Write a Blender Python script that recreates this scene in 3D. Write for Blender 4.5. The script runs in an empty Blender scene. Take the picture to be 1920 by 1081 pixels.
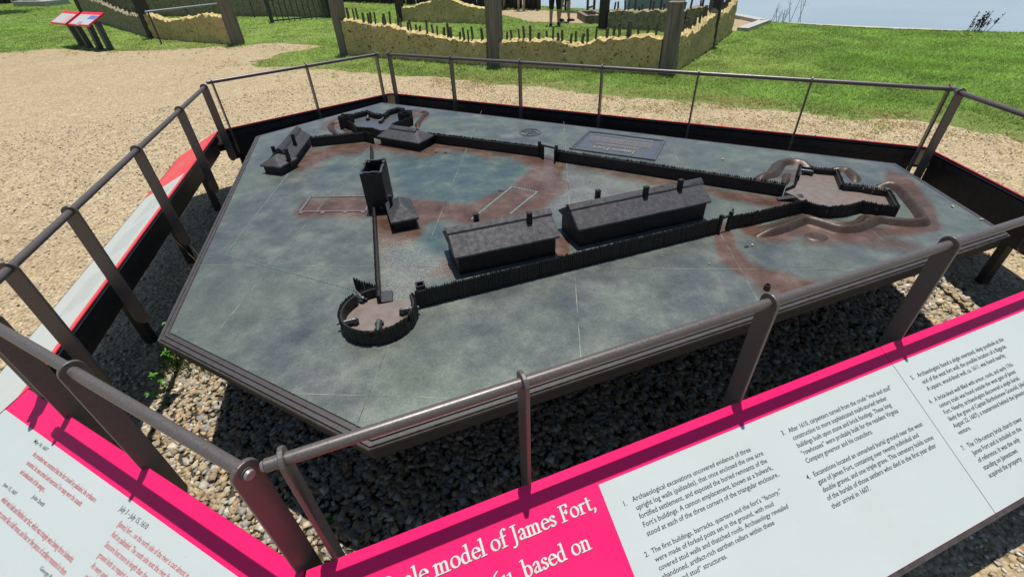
import bpy, bmesh, math, random
import numpy as np
from mathutils import Vector, Matrix, geometry as mgeo, noise as mnoise

random.seed(7)
rng = np.random.default_rng(7)
scene = bpy.context.scene
COL = scene.collection

# ------------------------------------------------------------------ camera, sky, sun, exposure
CAM_H, F_PX, PITCH, ROLL = 1.87, 860.0, math.radians(36.6), math.radians(-2.5)
FW = Vector((0, math.cos(PITCH), -math.sin(PITCH)))
_up = Vector((0, math.sin(PITCH), math.cos(PITCH))); _rt = Vector((1, 0, 0))
RT = math.cos(ROLL) * _rt + math.sin(ROLL) * _up
UP = -math.sin(ROLL) * _rt + math.cos(ROLL) * _up
EYE = Vector((0, 0, CAM_H))
cam_data = bpy.data.cameras.new('camera')
cam_data.sensor_width = 36.0
cam_data.lens = F_PX / 1920.0 * 36.0
cam_data.clip_start, cam_data.clip_end = 0.05, 6000
cam = bpy.data.objects.new('camera', cam_data)
COL.objects.link(cam)
cam.matrix_world = Matrix(((RT.x, UP.x, -FW.x, EYE.x), (RT.y, UP.y, -FW.y, EYE.y), (RT.z, UP.z, -FW.z, EYE.z), (0, 0, 0, 1)))
scene.camera = cam

SUN_TO = Vector((0.027, 0.170, 1.0)).normalized()          # high sun, ahead of the camera
world = bpy.data.worlds.new('World'); scene.world = world; world.use_nodes = True
wn = world.node_tree.nodes; wl = world.node_tree.links; wn.clear()
sky = wn.new('ShaderNodeTexSky'); sky.sky_type = 'NISHITA'; sky.sun_disc = False
sky.sun_elevation = math.asin(SUN_TO.z)
sky.sun_rotation = math.atan2(SUN_TO.x, SUN_TO.y)
sky.air_density, sky.dust_density, sky.ozone_density = 1.0, 0.3, 2.0
wbg = wn.new('ShaderNodeBackground'); wbg.inputs['Strength'].default_value = 0.085
wo = wn.new('ShaderNodeOutputWorld')
wl.new(sky.outputs[0], wbg.inputs['Color']); wl.new(wbg.outputs[0], wo.inputs['Surface'])
sun_d = bpy.data.lights.new('sun', 'SUN'); sun_d.energy = 4.9; sun_d.angle = math.radians(0.53); sun_d.color = (1.0, 0.955, 0.89)
sun = bpy.data.objects.new('sun', sun_d); COL.objects.link(sun)
sun.rotation_euler = (-SUN_TO).to_track_quat('-Z', 'Y').to_euler(); sun.location = (0, 0, 30)
vs = scene.view_settings
vs.view_transform = 'Standard'; vs.look = 'None'; vs.exposure = 0.12; vs.gamma = 1.0; vs.use_curve_mapping = False

# ------------------------------------------------------------------ measuring helper
def at(x, y, z):                                          # where the sight line through a photo point meets height z
    d = FW + RT * ((x - 960) / F_PX) - UP * ((y - 540.5) / F_PX)
    return EYE + d * ((z - EYE.z) / d.z)
def at2(x, y, z): p = at(x, y, z); return Vector((p.x, p.y))

# ------------------------------------------------------------------ materials
def nodes_of(name):
    m = bpy.data.materials.new(name); m.use_nodes = True
    nt = m.node_tree; return m, nt.nodes, nt.links, nt.nodes['Principled BSDF']
def tex_noise(n, l, scale, detail=4, rough=0.55, coord='Object', vec=None):
    t = n.new('ShaderNodeTexNoise'); t.inputs['Scale'].default_value = scale; t.inputs['Detail'].default_value = detail; t.inputs['Roughness'].default_value = rough
    if vec is None:
        c = n.new('ShaderNodeTexCoord'); vec = c.outputs[coord]
    l.new(vec, t.inputs['Vector']); return t
def ramp(n, l, fac, stops):
    r = n.new('ShaderNodeValToRGB'); e = r.color_ramp.elements
    while len(e) < len(stops): e.new(0.5)
    for k, (p, c) in enumerate(stops):
        e[k].position = p; e[k].color = (c[0], c[1], c[2], 1) if not isinstance(c, (int, float)) else (c, c, c, 1)
    l.new(fac, r.inputs['Fac']); return r
def mix(n, l, fac, a, b, mode='MIX'):
    m = n.new('ShaderNodeMix'); m.data_type = 'RGBA'; m.blend_type = mode
    for s, v in ((m.inputs['Factor'], fac), (m.inputs['A'], a), (m.inputs['B'], b)):
        if hasattr(v, 'is_linked') or hasattr(v, 'links'): l.new(v, s)
        elif isinstance(v, (int, float)): s.default_value = v
        else: s.default_value = (v[0], v[1], v[2], 1)
    return m.outputs['Result']
def bump(n, l, bsdf, height, strength, dist=0.01):
    b = n.new('ShaderNodeBump'); b.inputs['Strength'].default_value = strength; b.inputs['Distance'].default_value = dist
    l.new(height, b.inputs['Height']); l.new(b.outputs['Normal'], bsdf.inputs['Normal']); return b

def noisy(name, c1, c2, scale=20, rough=0.6, metal=0.0, bump_s=0.2, bump_scale=None, spec=0.5, lo=0.35, hi=0.65, bdist=0.005, rough_var=0.0):
    m, n, l, b = nodes_of(name)
    t = tex_noise(n, l, scale)
    r = ramp(n, l, t.outputs['Fac'], [(lo, c1), (hi, c2)])
    l.new(r.outputs['Color'], b.inputs['Base Color'])
    b.inputs['Roughness'].default_value = rough; b.inputs['Metallic'].default_value = metal
    b.inputs['Specular IOR Level'].default_value = spec
    if rough_var:
        rr = ramp(n, l, t.outputs['Fac'], [(0.3, max(0.05, rough - rough_var)), (0.7, min(1, rough + rough_var))]); l.new(rr.outputs['Color'], b.inputs['Roughness'])
    if bump_s:
        t2 = tex_noise(n, l, bump_scale or scale * 4, 3)
        bump(n, l, b, t2.outputs['Fac'], bump_s, bdist)
    return m

M = {}
M['steel'] = noisy('railing_paint', (.108, .093, .086), (.132, .115, .107), 160, .38, .3, .06, 400, bdist=.001, rough_var=.08)
M['steel_bolt'] = noisy('bolt_metal', (.20, .19, .185), (.30, .28, .27), 90, .45, .4, .1)
M['frame'] = noisy('frame_paint', (.018, .017, .018), (.032, .03, .031), 25, .5, .2, .1)
M['edge_trim'] = noisy('panel_edge_trim', (.06, .05, .045), (.10, .085, .08), 40, .5, .4, .1)
def panel_mat(name, c, dirt, rough=.32, spec=.35):
    m, n, l, b = nodes_of(name)
    t = tex_noise(n, l, 3.0, 5, .65); t2 = tex_noise(n, l, 55, 2)
    a = ramp(n, l, t.outputs['Fac'], [(.35, c), (.72, dirt)])
    d = ramp(n, l, t2.outputs['Fac'], [(.74, 0.0), (.79, 1.0)])
    mul = n.new('ShaderNodeMath'); mul.operation = 'MULTIPLY'; mul.inputs[1].default_value = .35; l.new(d.outputs['Color'], mul.inputs[0])
    l.new(mix(n, l, mul.outputs[0], a.outputs['Color'], (dirt[0] * .55, dirt[1] * .55, dirt[2] * .5)), b.inputs['Base Color'])
    rr = ramp(n, l, t.outputs['Fac'], [(.3, rough - .06), (.7, rough + .12)]); l.new(rr.outputs['Color'], b.inputs['Roughness'])
    b.inputs['Specular IOR Level'].default_value = spec
    return m
M['pink'] = panel_mat('pink_print', (.88, .012, .125), (.82, .016, .13))
M['red'] = panel_mat('red_print', (.78, .022, .05), (.7, .03, .055))
M['white'] = panel_mat('white_print', (.475, .525, .51), (.44, .49, .47))
def plain(name, c, rough=.5, metal=0.0, spec=.5):
    m, n, l, b = nodes_of(name)
    t = tex_noise(n, l, 40, 3)
    r = ramp(n, l, t.outputs['Fac'], [(.3, tuple(v * .88 for v in c)), (.7, tuple(min(1, v * 1.08) for v in c))])
    l.new(r.outputs['Color'], b.inputs['Base Color']); b.inputs['Roughness'].default_value = rough; b.inputs['Metallic'].default_value = metal; b.inputs['Specular IOR Level'].default_value = spec
    return m
M['ink'] = plain('dark_ink', (.035, .03, .04), .5)
M['ink_red'] = plain('red_ink', (.50, .075, .085), .5)
M['ink_grey'] = plain('grey_ink', (.30, .30, .30), .5)
M['letter_white'] = plain('white_lettering', (.56, .58, .54), .45)
M['letter_shadow'] = plain('painted_letter_shadow', (.06, .02, .03), .5)  # shadow edge of the raised title letters, painted as a dark colour
M['ink_pale'] = plain('pale_ink', (.8, .35, .33), .5)

# bronze
def bronze_dark(name, c1, c2, rough=.45, scale=60, metal=.6, speck=None):
    m, n, l, b = nodes_of(name)
    t = tex_noise(n, l, scale, 5, .65)
    r = ramp(n, l, t.outputs['Fac'], [(.35, c1), (.68, c2)])
    col = r.outputs['Color']
    if speck:
        t3 = tex_noise(n, l, 260, 2, .6); k = ramp(n, l, t3.outputs['Fac'], [(.60, 0.0), (.70, 1.0)])
        t4 = tex_noise(n, l, 14, 2); k4 = ramp(n, l, t4.outputs['Fac'], [(.30, .35), (.62, 1.0)])
        col = mix(n, l, mix(n, l, 1.0, k.outputs['Color'], k4.outputs['Color'], 'MULTIPLY'), col, speck)
    l.new(col, b.inputs['Base Color']); b.inputs['Metallic'].default_value = metal
    rr = ramp(n, l, t.outputs['Fac'], [(.3, rough + .1), (.7, rough - .08)]); l.new(rr.outputs['Color'], b.inputs['Roughness'])
    t2 = tex_noise(n, l, scale * 4, 3); bump(n, l, b, t2.outputs['Fac'], .35, .002)
    return m
M['palisade'] = bronze_dark('dark_bronze_palisade', (.010, .0085, .008), (.020, .017, .016), .6, 80, .25)
M['wall_bronze'] = bronze_dark('dark_bronze_wall', (.010, .009, .009), (.018, .016, .016), .55, 50, .25)
M['roof_bronze'] = bronze_dark('dark_bronze_thatch', (.024, .024, .027), (.048, .048, .053), .68, 40, .08, (.15, .15, .155))
M['berm_bronze'] = bronze_dark('brown_bronze_earthwork', (.036, .023, .016), (.078, .050, .034), .42, 30, .25)
M['floor_bronze'] = bronze_dark('brown_bronze_floor', (.16, .125, .10), (.25, .205, .18), .42, 26, .3)
M['moulding'] = bronze_dark('bronze_moulding', (.07, .064, .06), (.13, .118, .112), .36, 30, .5)
M['groove'] = plain('groove_dark', (.02, .02, .02), .6)
M['under'] = plain('table_underside', (.05, .042, .035), .7)
M['bead'] = noisy('turquoise_patina', (.10, .22, .22), (.25, .42, .42), 200, .55, .2, .2)
M['seam'] = noisy('seam_patina', (.05, .055, .05), (.30, .31, .26), 9, .5, .3, .2)
M['found'] = bronze_dark('pinkish_bronze', (.16, .13, .13), (.25, .21, .21), .4, 40, .4)
M['plaque_letter'] = bronze_dark('bright_bronze_letter', (.45, .37, .24), (.60, .50, .34), .32, 60, .6)
M['plaque'] = bronze_dark('plaque_bronze', (.10, .11, .125), (.15, .16, .175), .36, 30, .5)
M['cannon'] = bronze_dark('verdigris_cannon', (.06, .07, .075), (.16, .19, .19), .4, 120, .4)

def table_mat():
    m, n, l, b = nodes_of('patinated_bronze_sheet')
    at_ = n.new('ShaderNodeAttribute'); at_.attribute_name = 'zones'
    sep = n.new('ShaderNodeSeparateColor'); l.new(at_.outputs['Color'], sep.inputs['Color'])
    big = tex_noise(n, l, 1.6, 6, .6); mid = tex_noise(n, l, 7, 6, .65); fine = tex_noise(n, l, 120, 4, .7); vfine = tex_noise(n, l, 420, 2, .6)
    c = n.new('ShaderNodeTexCoord'); mp = n.new('ShaderNodeMapping'); mp.inputs['Scale'].default_value = (26, 3.2, 1); mp.inputs['Rotation'].default_value = (0, 0, .5)
    l.new(c.outputs['Object'], mp.inputs['Vector'])
    stre = tex_noise(n, l, 2.4, 5, .7, vec=mp.outputs['Vector'])
    base = ramp(n, l, mid.outputs['Fac'], [(.26, (.070, .082, .088)), (.5, (.118, .134, .127)), (.74, (.195, .214, .182))]).outputs['Color']
    gre = ramp(n, l, big.outputs['Fac'], [(.42, 0.0), (.68, 1.0)])
    base = mix(n, l, mix(n, l, .55, (0, 0, 0), gre.outputs['Color']), base, (.150, .190, .138))
    blu = ramp(n, l, big.outputs['Fac'], [(.28, 1.0), (.44, 0.0)])
    base = mix(n, l, mix(n, l, .5, (0, 0, 0), blu.outputs['Color']), base, (.072, .086, .110))
    # inner court patina: more turquoise
    base = mix(n, l, sep.outputs['Green'], base, ramp(n, l, mid.outputs['Fac'], [(.3, (.058, .092, .105)), (.55, (.090, .135, .128)), (.72, (.17, .185, .14))]).outputs['Color'])
    # trodden brown bronze
    br = ramp(n, l, mid.outputs['Fac'], [(.3, (.080, .042, .026)), (.55, (.135, .080, .058)), (.75, (.205, .145, .118))]).outputs['Color']
    addn = n.new('ShaderNodeMath'); addn.operation = 'MULTIPLY_ADD'; addn.inputs[1].default_value = .16; addn.inputs[2].default_value = -.08; l.new(mid.outputs['Fac'], addn.inputs[0])
    add2 = n.new('ShaderNodeMath'); add2.operation = 'ADD'; add2.use_clamp = True; l.new(addn.outputs[0], add2.inputs[0]); l.new(sep.outputs['Red'], add2.inputs[1])
    bm_ = ramp(n, l, add2.outputs[0], [(.18, 0.0), (.80, 1.0)])
    base = mix(n, l, bm_.outputs['Color'], base, br)
    # pale speckle where gravel is cast into the sheet
    sp = ramp(n, l, vfine.outputs['Fac'], [(.50, 0.0), (.58, 1.0)])
    base = mix(n, l, mix(n, l, 1.0, sp.outputs['Color'], sep.outputs['Blue'], 'MULTIPLY'), base, (.36, .34, .30))
    # scratches and wear
    st = ramp(n, l, stre.outputs['Fac'], [(.60, 0.0), (.78, 1.0)])
    base = mix(n, l, mix(n, l, .25, (0, 0, 0), st.outputs['Color']), base, (.20, .21, .18))
    fn = ramp(n, l, fine.outputs['Fac'], [(.3, .80), (.7, 1.16)])
    base = mix(n, l, 1.0, base, fn.outputs['Color'], 'MULTIPLY')
    dl = ramp(n, l, vfine.outputs['Fac'], [(.735, 0.0), (.765, 1.0)])
    base = mix(n, l, mix(n, l, .5, (0, 0, 0), dl.outputs['Color']), base, (.5, .5, .45))
    l.new(base, b.inputs['Base Color'])
    b.inputs['Metallic'].default_value = .38
    rr = ramp(n, l, mid.outputs['Fac'], [(.3, .24), (.7, .40)]); rr2 = mix(n, l, mix(n, l, .35, (0, 0, 0), fine.outputs['Fac']), rr.outputs['Color'], (.6, .6, .6))
    l.new(rr2, b.inputs['Roughness'])
    hs = n.new('ShaderNodeMath'); hs.operation = 'MULTIPLY_ADD'; hs.inputs[1].default_value = .5; l.new(vfine.outputs['Fac'], hs.inputs[0]); l.new(fine.outputs['Fac'], hs.inputs[2])
    bump(n, l, b, hs.outputs[0], .22, .002)
    return m
M['table'] = table_mat()

def ground_gravel():
    m, n, l, b = nodes_of('crushed_shell_gravel')
    v = n.new('ShaderNodeTexVoronoi'); v.inputs['Scale'].default_value = 55; c = n.new('ShaderNodeTexCoord'); l.new(c.outputs['Object'], v.inputs['Vector'])
    v2 = n.new('ShaderNodeTexVoronoi'); v2.inputs['Scale'].default_value = 23; l.new(c.outputs['Object'], v2.inputs['Vector'])
    big = tex_noise(n, l, .55, 6, .65); mid = tex_noise(n, l, 6, 6, .7)
    col = ramp(n, l, v.outputs['Color'], [(.0, (.31, .22, .12)), (.45, (.48, .375, .225)), (.8, (.60, .49, .32)), (1.0, (.70, .62, .47))]).outputs['Color']
    e = ramp(n, l, v.outputs['Distance'], [(.0, 1.0), (.55, .82), (.9, .40)]); col = mix(n, l, 1.0, col, e.outputs['Color'], 'MULTIPLY')
    dirt = ramp(n, l, big.outputs['Fac'], [(.50, 0.0), (.72, 1.0)])
    col = mix(n, l, mix(n, l, .5, (0, 0, 0), dirt.outputs['Color']), col, (.30, .21, .12))
    mm = ramp(n, l, mid.outputs['Fac'], [(.3, .82), (.7, 1.12)]); col = mix(n, l, 1.0, col, mm.outputs['Color'], 'MULTIPLY')
    l.new(col, b.inputs['Base Color']); b.inputs['Roughness'].default_value = .95; b.inputs['Specular IOR Level'].default_value = .15
    inv = n.new('ShaderNodeMath'); inv.operation = 'SUBTRACT'; inv.inputs[0].default_value = 1.0; l.new(v.outputs['Distance'], inv.inputs[1])
    a2 = n.new('ShaderNodeMath'); a2.operation = 'SUBTRACT'; l.new(inv.outputs[0], a2.inputs[0]); l.new(v2.outputs['Distance'], a2.inputs[1])
    bump(n, l, b, a2.outputs[0], .75, .010)
    return m
M['gravel'] = ground_gravel()
def lawn_mat():
    m, n, l, b = nodes_of('lawn_turf')
    big = tex_noise(n, l, .35, 5, .6); mid = tex_noise(n, l, 5, 6, .7); fine = tex_noise(n, l, 60, 4, .75)
    col = ramp(n, l, big.outputs['Fac'], [(.30, (.15, .24, .042)), (.52, (.21, .285, .07)), (.72, (.29, .31, .115))]).outputs['Color']
    f = ramp(n, l, fine.outputs['Fac'], [(.25, .45), (.5, 1.0), (.75, 1.5)]); col = mix(n, l, 1.0, col, f.outputs['Color'], 'MULTIPLY')
    f2 = ramp(n, l, mid.outputs['Fac'], [(.3, .75), (.7, 1.2)]); col = mix(n, l, 1.0, col, f2.outputs['Color'], 'MULTIPLY')
    l.new(col, b.inputs['Base Color']); b.inputs['Roughness'].default_value = .9; b.inputs['Specular IOR Level'].default_value = .2
    bump(n, l, b, fine.outputs['Fac'], .9, .04)
    return m
M['lawn'] = lawn_mat()
def attr_mat(name, attr, rough=.8, spec=.3, var=25, vs_=(.8, 1.15), translucent=0, bump_s=0):
    m, n, l, b = nodes_of(name)
    a = n.new('ShaderNodeAttribute'); a.attribute_name = attr
    t = tex_noise(n, l, var, 4, .65); r = ramp(n, l, t.outputs['Fac'], [(.3, vs_[0]), (.7, vs_[1])])
    col = mix(n, l, 1.0, a.outputs['Color'], r.outputs['Color'], 'MULTIPLY'); l.new(col, b.inputs['Base Color'])
    b.inputs['Roughness'].default_value = rough; b.inputs['Specular IOR Level'].default_value = spec
    if translucent:
        tr = n.new('ShaderNodeBsdfTranslucent'); l.new(col, tr.inputs['Color'])
        ms = n.new('ShaderNodeMixShader'); ms.inputs['Fac'].default_value = translucent
        out = n['Material Output']; l.new(b.outputs[0], ms.inputs[1]); l.new(tr.outputs[0], ms.inputs[2]); l.new(ms.outputs[0], out.inputs['Surface'])
    if bump_s:
        t2 = tex_noise(n, l, var * 6, 3); bump(n, l, b, t2.outputs['Fac'], bump_s, .004)
    return m
M['blade'] = attr_mat('grass_blades', 'tint', .6, .3, 30, (.85, 1.15), .45)
M['stone'] = attr_mat('gravel_stones', 'tint', .8, .3, 60, (.75, 1.2), 0, .3)
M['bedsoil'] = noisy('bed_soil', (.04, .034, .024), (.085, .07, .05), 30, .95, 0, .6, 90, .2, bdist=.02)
M['leafgreen'] = attr_mat('weed_leaf', 'tint', .5, .4, 40, (.85, 1.15), .35)

def mud_mat():
    m, n, l, b = nodes_of('clay_and_straw_daub')
    big = tex_noise(n, l, 1.1, 6, .6); mid = tex_noise(n, l, 9, 6, .7); fine = tex_noise(n, l, 55, 4, .7)
    c = n.new('ShaderNodeTexCoord'); v = n.new('ShaderNodeTexVoronoi'); v.inputs['Scale'].default_value = 13; l.new(c.outputs['Object'], v.inputs['Vector'])
    v2 = n.new('ShaderNodeTexVoronoi'); v2.inputs['Scale'].default_value = 4.5; v2.feature = 'DISTANCE_TO_EDGE'; l.new(c.outputs['Object'], v2.inputs['Vector'])
    col = ramp(n, l, mid.outputs['Fac'], [(.28, (.52, .38, .145)), (.5, (.68, .53, .235)), (.72, (.76, .63, .34))]).outputs['Color']
    st = ramp(n, l, big.outputs['Fac'], [(.48, 0.0), (.66, 1.0)]); col = mix(n, l, mix(n, l, .55, (0, 0, 0), st.outputs['Color']), col, (.36, .295, .165))
    hole = tex_noise(n, l, 21, 3, .6); hole2 = tex_noise(n, l, 3.0, 2)
    pit = ramp(n, l, hole.outputs['Fac'], [(.59, 0.0), (.66, 1.0)]); pn = ramp(n, l, hole2.outputs['Fac'], [(.36, .15), (.60, 1.0)])
    pits = mix(n, l, 1.0, pit.outputs['Color'], pn.outputs['Color'], 'MULTIPLY')
    col = mix(n, l, pits, col, (.09, .065, .03))
    f = ramp(n, l, fine.outputs['Fac'], [(.3, .75), (.7, 1.2)]); col = mix(n, l, 1.0, col, f.outputs['Color'], 'MULTIPLY')
    l.new(col, b.inputs['Base Color']); b.inputs['Roughness'].default_value = .95; b.inputs['Specular IOR Level'].default_value = .15
    h = n.new('ShaderNodeMath'); h.operation = 'SUBTRACT'; l.new(fine.outputs['Fac'], h.inputs[0]); l.new(pits, h.inputs[1])
    bump(n, l, b, h.outputs[0], .9, .03)
    return m
M['mud'] = mud_mat()
M['mud_grey'] = noisy('weathered_grey_daub', (.20, .175, .115), (.42, .365, .235), 14, .95, 0, .9, 40, .15, bdist=.04)
def wood_mat(name, c1, c2, sc=(1, 1, .05), s=18):
    m, n, l, b = nodes_of(name)
    c = n.new('ShaderNodeTexCoord'); mp = n.new('ShaderNodeMapping'); mp.inputs['Scale'].default_value = sc; l.new(c.outputs['Object'], mp.inputs['Vector'])
    t = tex_noise(n, l, s, 6, .7, vec=mp.outputs['Vector']); r = ramp(n, l, t.outputs['Fac'], [(.3, c1), (.5, tuple((a + d) / 2 for a, d in zip(c1, c2))), (.7, c2)])
    l.new(r.outputs['Color'], b.inputs['Base Color']); b.inputs['Roughness'].default_value = .85; b.inputs['Specular IOR Level'].default_value = .2
    bump(n, l, b, t.outputs['Fac'], .7, .015); return m
M['wood'] = wood_mat('weathered_oak', (.11, .092, .07), (.27, .235, .185))
M['wood_dark'] = wood_mat('dark_oak', (.035, .032, .027), (.085, .075, .062))
M['stake'] = wood_mat('weathered_stake', (.06, .055, .048), (.16, .14, .115), (1, 1, .1), 60)
M['iron'] = noisy('blue_grey_iron', (.035, .045, .055), (.075, .09, .10), 30, .45, .4, .1)
M['iron_rail'] = noisy('pale_iron_rail', (.16, .20, .23), (.24, .28, .31), 30, .45, .4, .1)
M['concrete'] = noisy('concrete', (.34, .33, .30), (.46, .45, .42), 12, .9, 0, .4, 60, .2)
M['stone_slab'] = noisy('grey_stone_slab', (.26, .27, .25), (.40, .41, .38), 8, .9, 0, .4, 40, .2)
M['boat'] = noisy('blue_grey_paint', (.16, .20, .25), (.23, .28, .33), 6, .5, 0, .1)
M['skin'] = plain('skin', (.45, .27, .18), .55)
M['cloth_black'] = noisy('black_cloth', (.010, .010, .012), (.022, .022, .026), 60, .9, 0, .3)
M['cloth_green'] = noisy('green_cloth', (.30, .42, .08), (.38, .50, .13), 60, .9, 0, .3)
M['cloth_grey'] = noisy('grey_cloth', (.20, .20, .22), (.28, .28, .3), 60, .9, 0, .3)
M['cloth_red'] = noisy('dark_red_cloth', (.20, .03, .03), (.28, .05, .05), 60, .9, 0, .3)
M['shoe_dark'] = plain('dark_shoe', (.02, .02, .022), .6)
M['shoe_white'] = plain('pale_shoe', (.5, .5, .55), .6)
M['sand'] = noisy('beach_sand', (.42, .36, .26), (.52, .45, .34), 3, .95, 0, .3, 20, .2)
M['leaf_dry'] = plain('dry_leaf', (.42, .30, .14), .7)
M['reed'] = plain('dark_reed', (.035, .022, .03), .8)
M['twig'] = plain('grey_twig', (.10, .095, .085), .8)
def water_mat():
    m, n, l, b = nodes_of('river_water')
    c = n.new('ShaderNodeTexCoord'); mp = n.new('ShaderNodeMapping'); mp.inputs['Scale'].default_value = (.5, 1.6, 1); mp.inputs['Rotation'].default_value = (0, 0, -.35); l.new(c.outputs['Object'], mp.inputs['Vector'])
    t = tex_noise(n, l, 1.3, 5, .6, vec=mp.outputs['Vector']); t2 = tex_noise(n, l, .06, 3)
    r = ramp(n, l, t2.outputs['Fac'], [(.35, (.26, .33, .38)), (.65, (.31, .38, .42))]); l.new(r.outputs['Color'], b.inputs['Base Color'])
    b.inputs['Roughness'].default_value = .22; b.inputs['IOR'].default_value = 1.33
    bump(n, l, b, t.outputs['Fac'], .35, .12); return m
M['water'] = water_mat()

# ------------------------------------------------------------------ object helpers
def tag(o, label=None, cat=None, group=None, kind=None):
    if label: o['label'] = label
    if cat: o['category'] = cat
    if group: o['group'] = group
    if kind: o['kind'] = kind
    return o
def empty(name, loc=(0, 0, 0), rz=0, label=None, cat=None, group=None):
    o = bpy.data.objects.new(name, None); COL.objects.link(o); o.location = loc; o.rotation_euler = (0, 0, rz); o.empty_display_size = .1
    return tag(o, label, cat, group)
def link(name, me, mat, parent=None):
    o = bpy.data.objects.new(name, me); COL.objects.link(o)
    if mat is not None and not me.materials: me.materials.append(mat)
    if parent is not None:
        o.parent = parent; o.matrix_parent_inverse = world_of(parent).inverted()
    return o
def world_of(o):
    return o.matrix_basis.copy() if o.parent is None else world_of(o.parent) @ o.matrix_parent_inverse @ o.matrix_basis
def smooth(me, ang=None):
    me.polygons.foreach_set('use_smooth', np.ones(len(me.polygons), bool))
    if ang is not None:
        try: me.set_sharp_from_angle(angle=math.radians(ang))
        except Exception: pass
class MB:
    """collects vertices and faces of ONE mesh"""
    def __init__(s): s.v = []; s.f = []
    def add(s, vs, fs):
        k = len(s.v); s.v += [tuple(p) for p in vs]; s.f += [tuple(i + k for i in f) for f in fs]; return s
    def box(s, c, d, rz=0, taper=1.0):
        cx, cy, cz = c; dx, dy, dz = d[0] / 2, d[1] / 2, d[2] / 2; ca, sa = math.cos(rz), math.sin(rz); vs = []
        for sz in (-1, 1):
            k = taper if sz > 0 else 1
            for sx, sy in ((-1, -1), (1, -1), (1, 1), (-1, 1)):
                x, y = sx * dx * k, sy * dy * k; vs.append((cx + ca * x - sa * y, cy + sa * x + ca * y, cz + sz * dz))
        return s.add(vs, [(3, 2, 1, 0), (4, 5, 6, 7), (0, 1, 5, 4), (1, 2, 6, 5), (2, 3, 7, 6), (3, 0, 4, 7)])
    def bar(s, a, b, w, h, up=(0, 0, 1)):
        a, b = Vector(a), Vector(b); d = (b - a).normalized(); x = d.cross(Vector(up)); x = x.normalized() if x.length > 1e-5 else Vector((1, 0, 0)); y = x.cross(d)
        vs = [p + x * (i * w / 2) + y * (j * h / 2) for p in (a, b) for i, j in ((-1, -1), (1, -1), (1, 1), (-1, 1))]
        return s.add(vs, [(3, 2, 1, 0), (4, 5, 6, 7), (0, 1, 5, 4), (1, 2, 6, 5), (2, 3, 7, 6), (3, 0, 4, 7)])
    def tube(s, pts, rad, seg=10, cap=True):
        pts = [Vector(p) for p in pts]; n = len(pts); rad = rad if isinstance(rad, (list, tuple)) else [rad] * n
        rings = []; ref = None
        for i in range(n):
            d = (pts[min(i + 1, n - 1)] - pts[max(i - 1, 0)]).normalized()
            if ref is None: ref = Vector((0, 0, 1)) if abs(d.z) < .9 else Vector((1, 0, 0))
            x = d.cross(ref).normalized(); y = x.cross(d)
            ref = y
            rings.append([pts[i] + (x * math.cos(2 * math.pi * k / seg) + y * math.sin(2 * math.pi * k / seg)) * rad[i] for k in range(seg)])
        vs = [p for r in rings for p in r]; fs = []
        for i in range(n - 1):
            for k in range(seg):
                a, b2 = i * seg + k, i * seg + (k + 1) % seg; fs.append((a, b2, b2 + seg, a + seg))
        if cap: fs.append(tuple(range(seg))[::-1]); fs.append(tuple(range((n - 1) * seg, n * seg)))
        return s.add(vs, fs)
    def prism(s, poly, z0, z1):
        n = len(poly); vs = [(p[0], p[1], z0) for p in poly] + [(p[0], p[1], z1) for p in poly]
        fs = [tuple(range(n))[::-1], tuple(range(n, 2 * n))] + [(i, (i + 1) % n, n + (i + 1) % n, n + i) for i in range(n)]
        return s.add(vs, fs)
    def mesh(s, name):
        me = bpy.data.meshes.new(name); me.from_pydata(s.v, [], s.f); me.update(); return me
    def build(s, name, mat, parent=None, sm=None, bevel=None, origin=None):
        me = s.mesh(name)
        bm = bmesh.new(); bm.from_mesh(me); bmesh.ops.recalc_face_normals(bm, faces=bm.faces)
        if bevel: bmesh.ops.bevel(bm, geom=[e for e in bm.edges if len(e.link_faces) == 2 and e.calc_face_angle(0) > .6], offset=bevel, segments=2, profile=.5, affect='EDGES')
        bm.to_mesh(me); bm.free()
        if sm is not None: smooth(me, sm)
        return link(name, me, mat, parent)
def np_mesh(name, verts, faces, mat, colors=None, attr='tint', parent=None):
    """verts (n,3), faces (m,k) all the same size; colours per vertex"""
    me = bpy.data.meshes.new(name); nv, (nf, k) = len(verts), faces.shape
    me.vertices.add(nv); me.vertices.foreach_set('co', np.ascontiguousarray(verts, np.float32).ravel())
    me.loops.add(nf * k); me.loops.foreach_set('vertex_index', np.ascontiguousarray(faces, np.int32).ravel())
    me.polygons.add(nf); me.polygons.foreach_set('loop_start', np.arange(0, nf * k, k, dtype=np.int32)); me.polygons.foreach_set('loop_total', np.full(nf, k, np.int32))
    me.update(calc_edges=True); me.validate()
    if colors is not None:
        ca = me.color_attributes.new(attr, 'FLOAT_COLOR', 'POINT'); cc = np.ones((nv, 4), np.float32); cc[:, :3] = colors; ca.data.foreach_set('color', cc.ravel())
    return link(name, me, mat, parent)
def ear(poly):
    return mgeo.tessellate_polygon([[Vector((p[0], p[1], 0)) for p in poly]])
def sheet(name, poly, z, mat, parent=None):
    me = bpy.data.meshes.new(name); tris = ear(poly); vs = [(p[0], p[1], z) for p in poly]
    me.from_pydata(vs, [], [tuple(t) for t in tris]); me.update()
    bm = bmesh.new(); bm.from_mesh(me)
    for f in bm.faces:
        if f.normal.z < 0: f.normal_flip()
    bm.to_mesh(me); bm.free(); return link(name, me, mat, parent)
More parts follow.
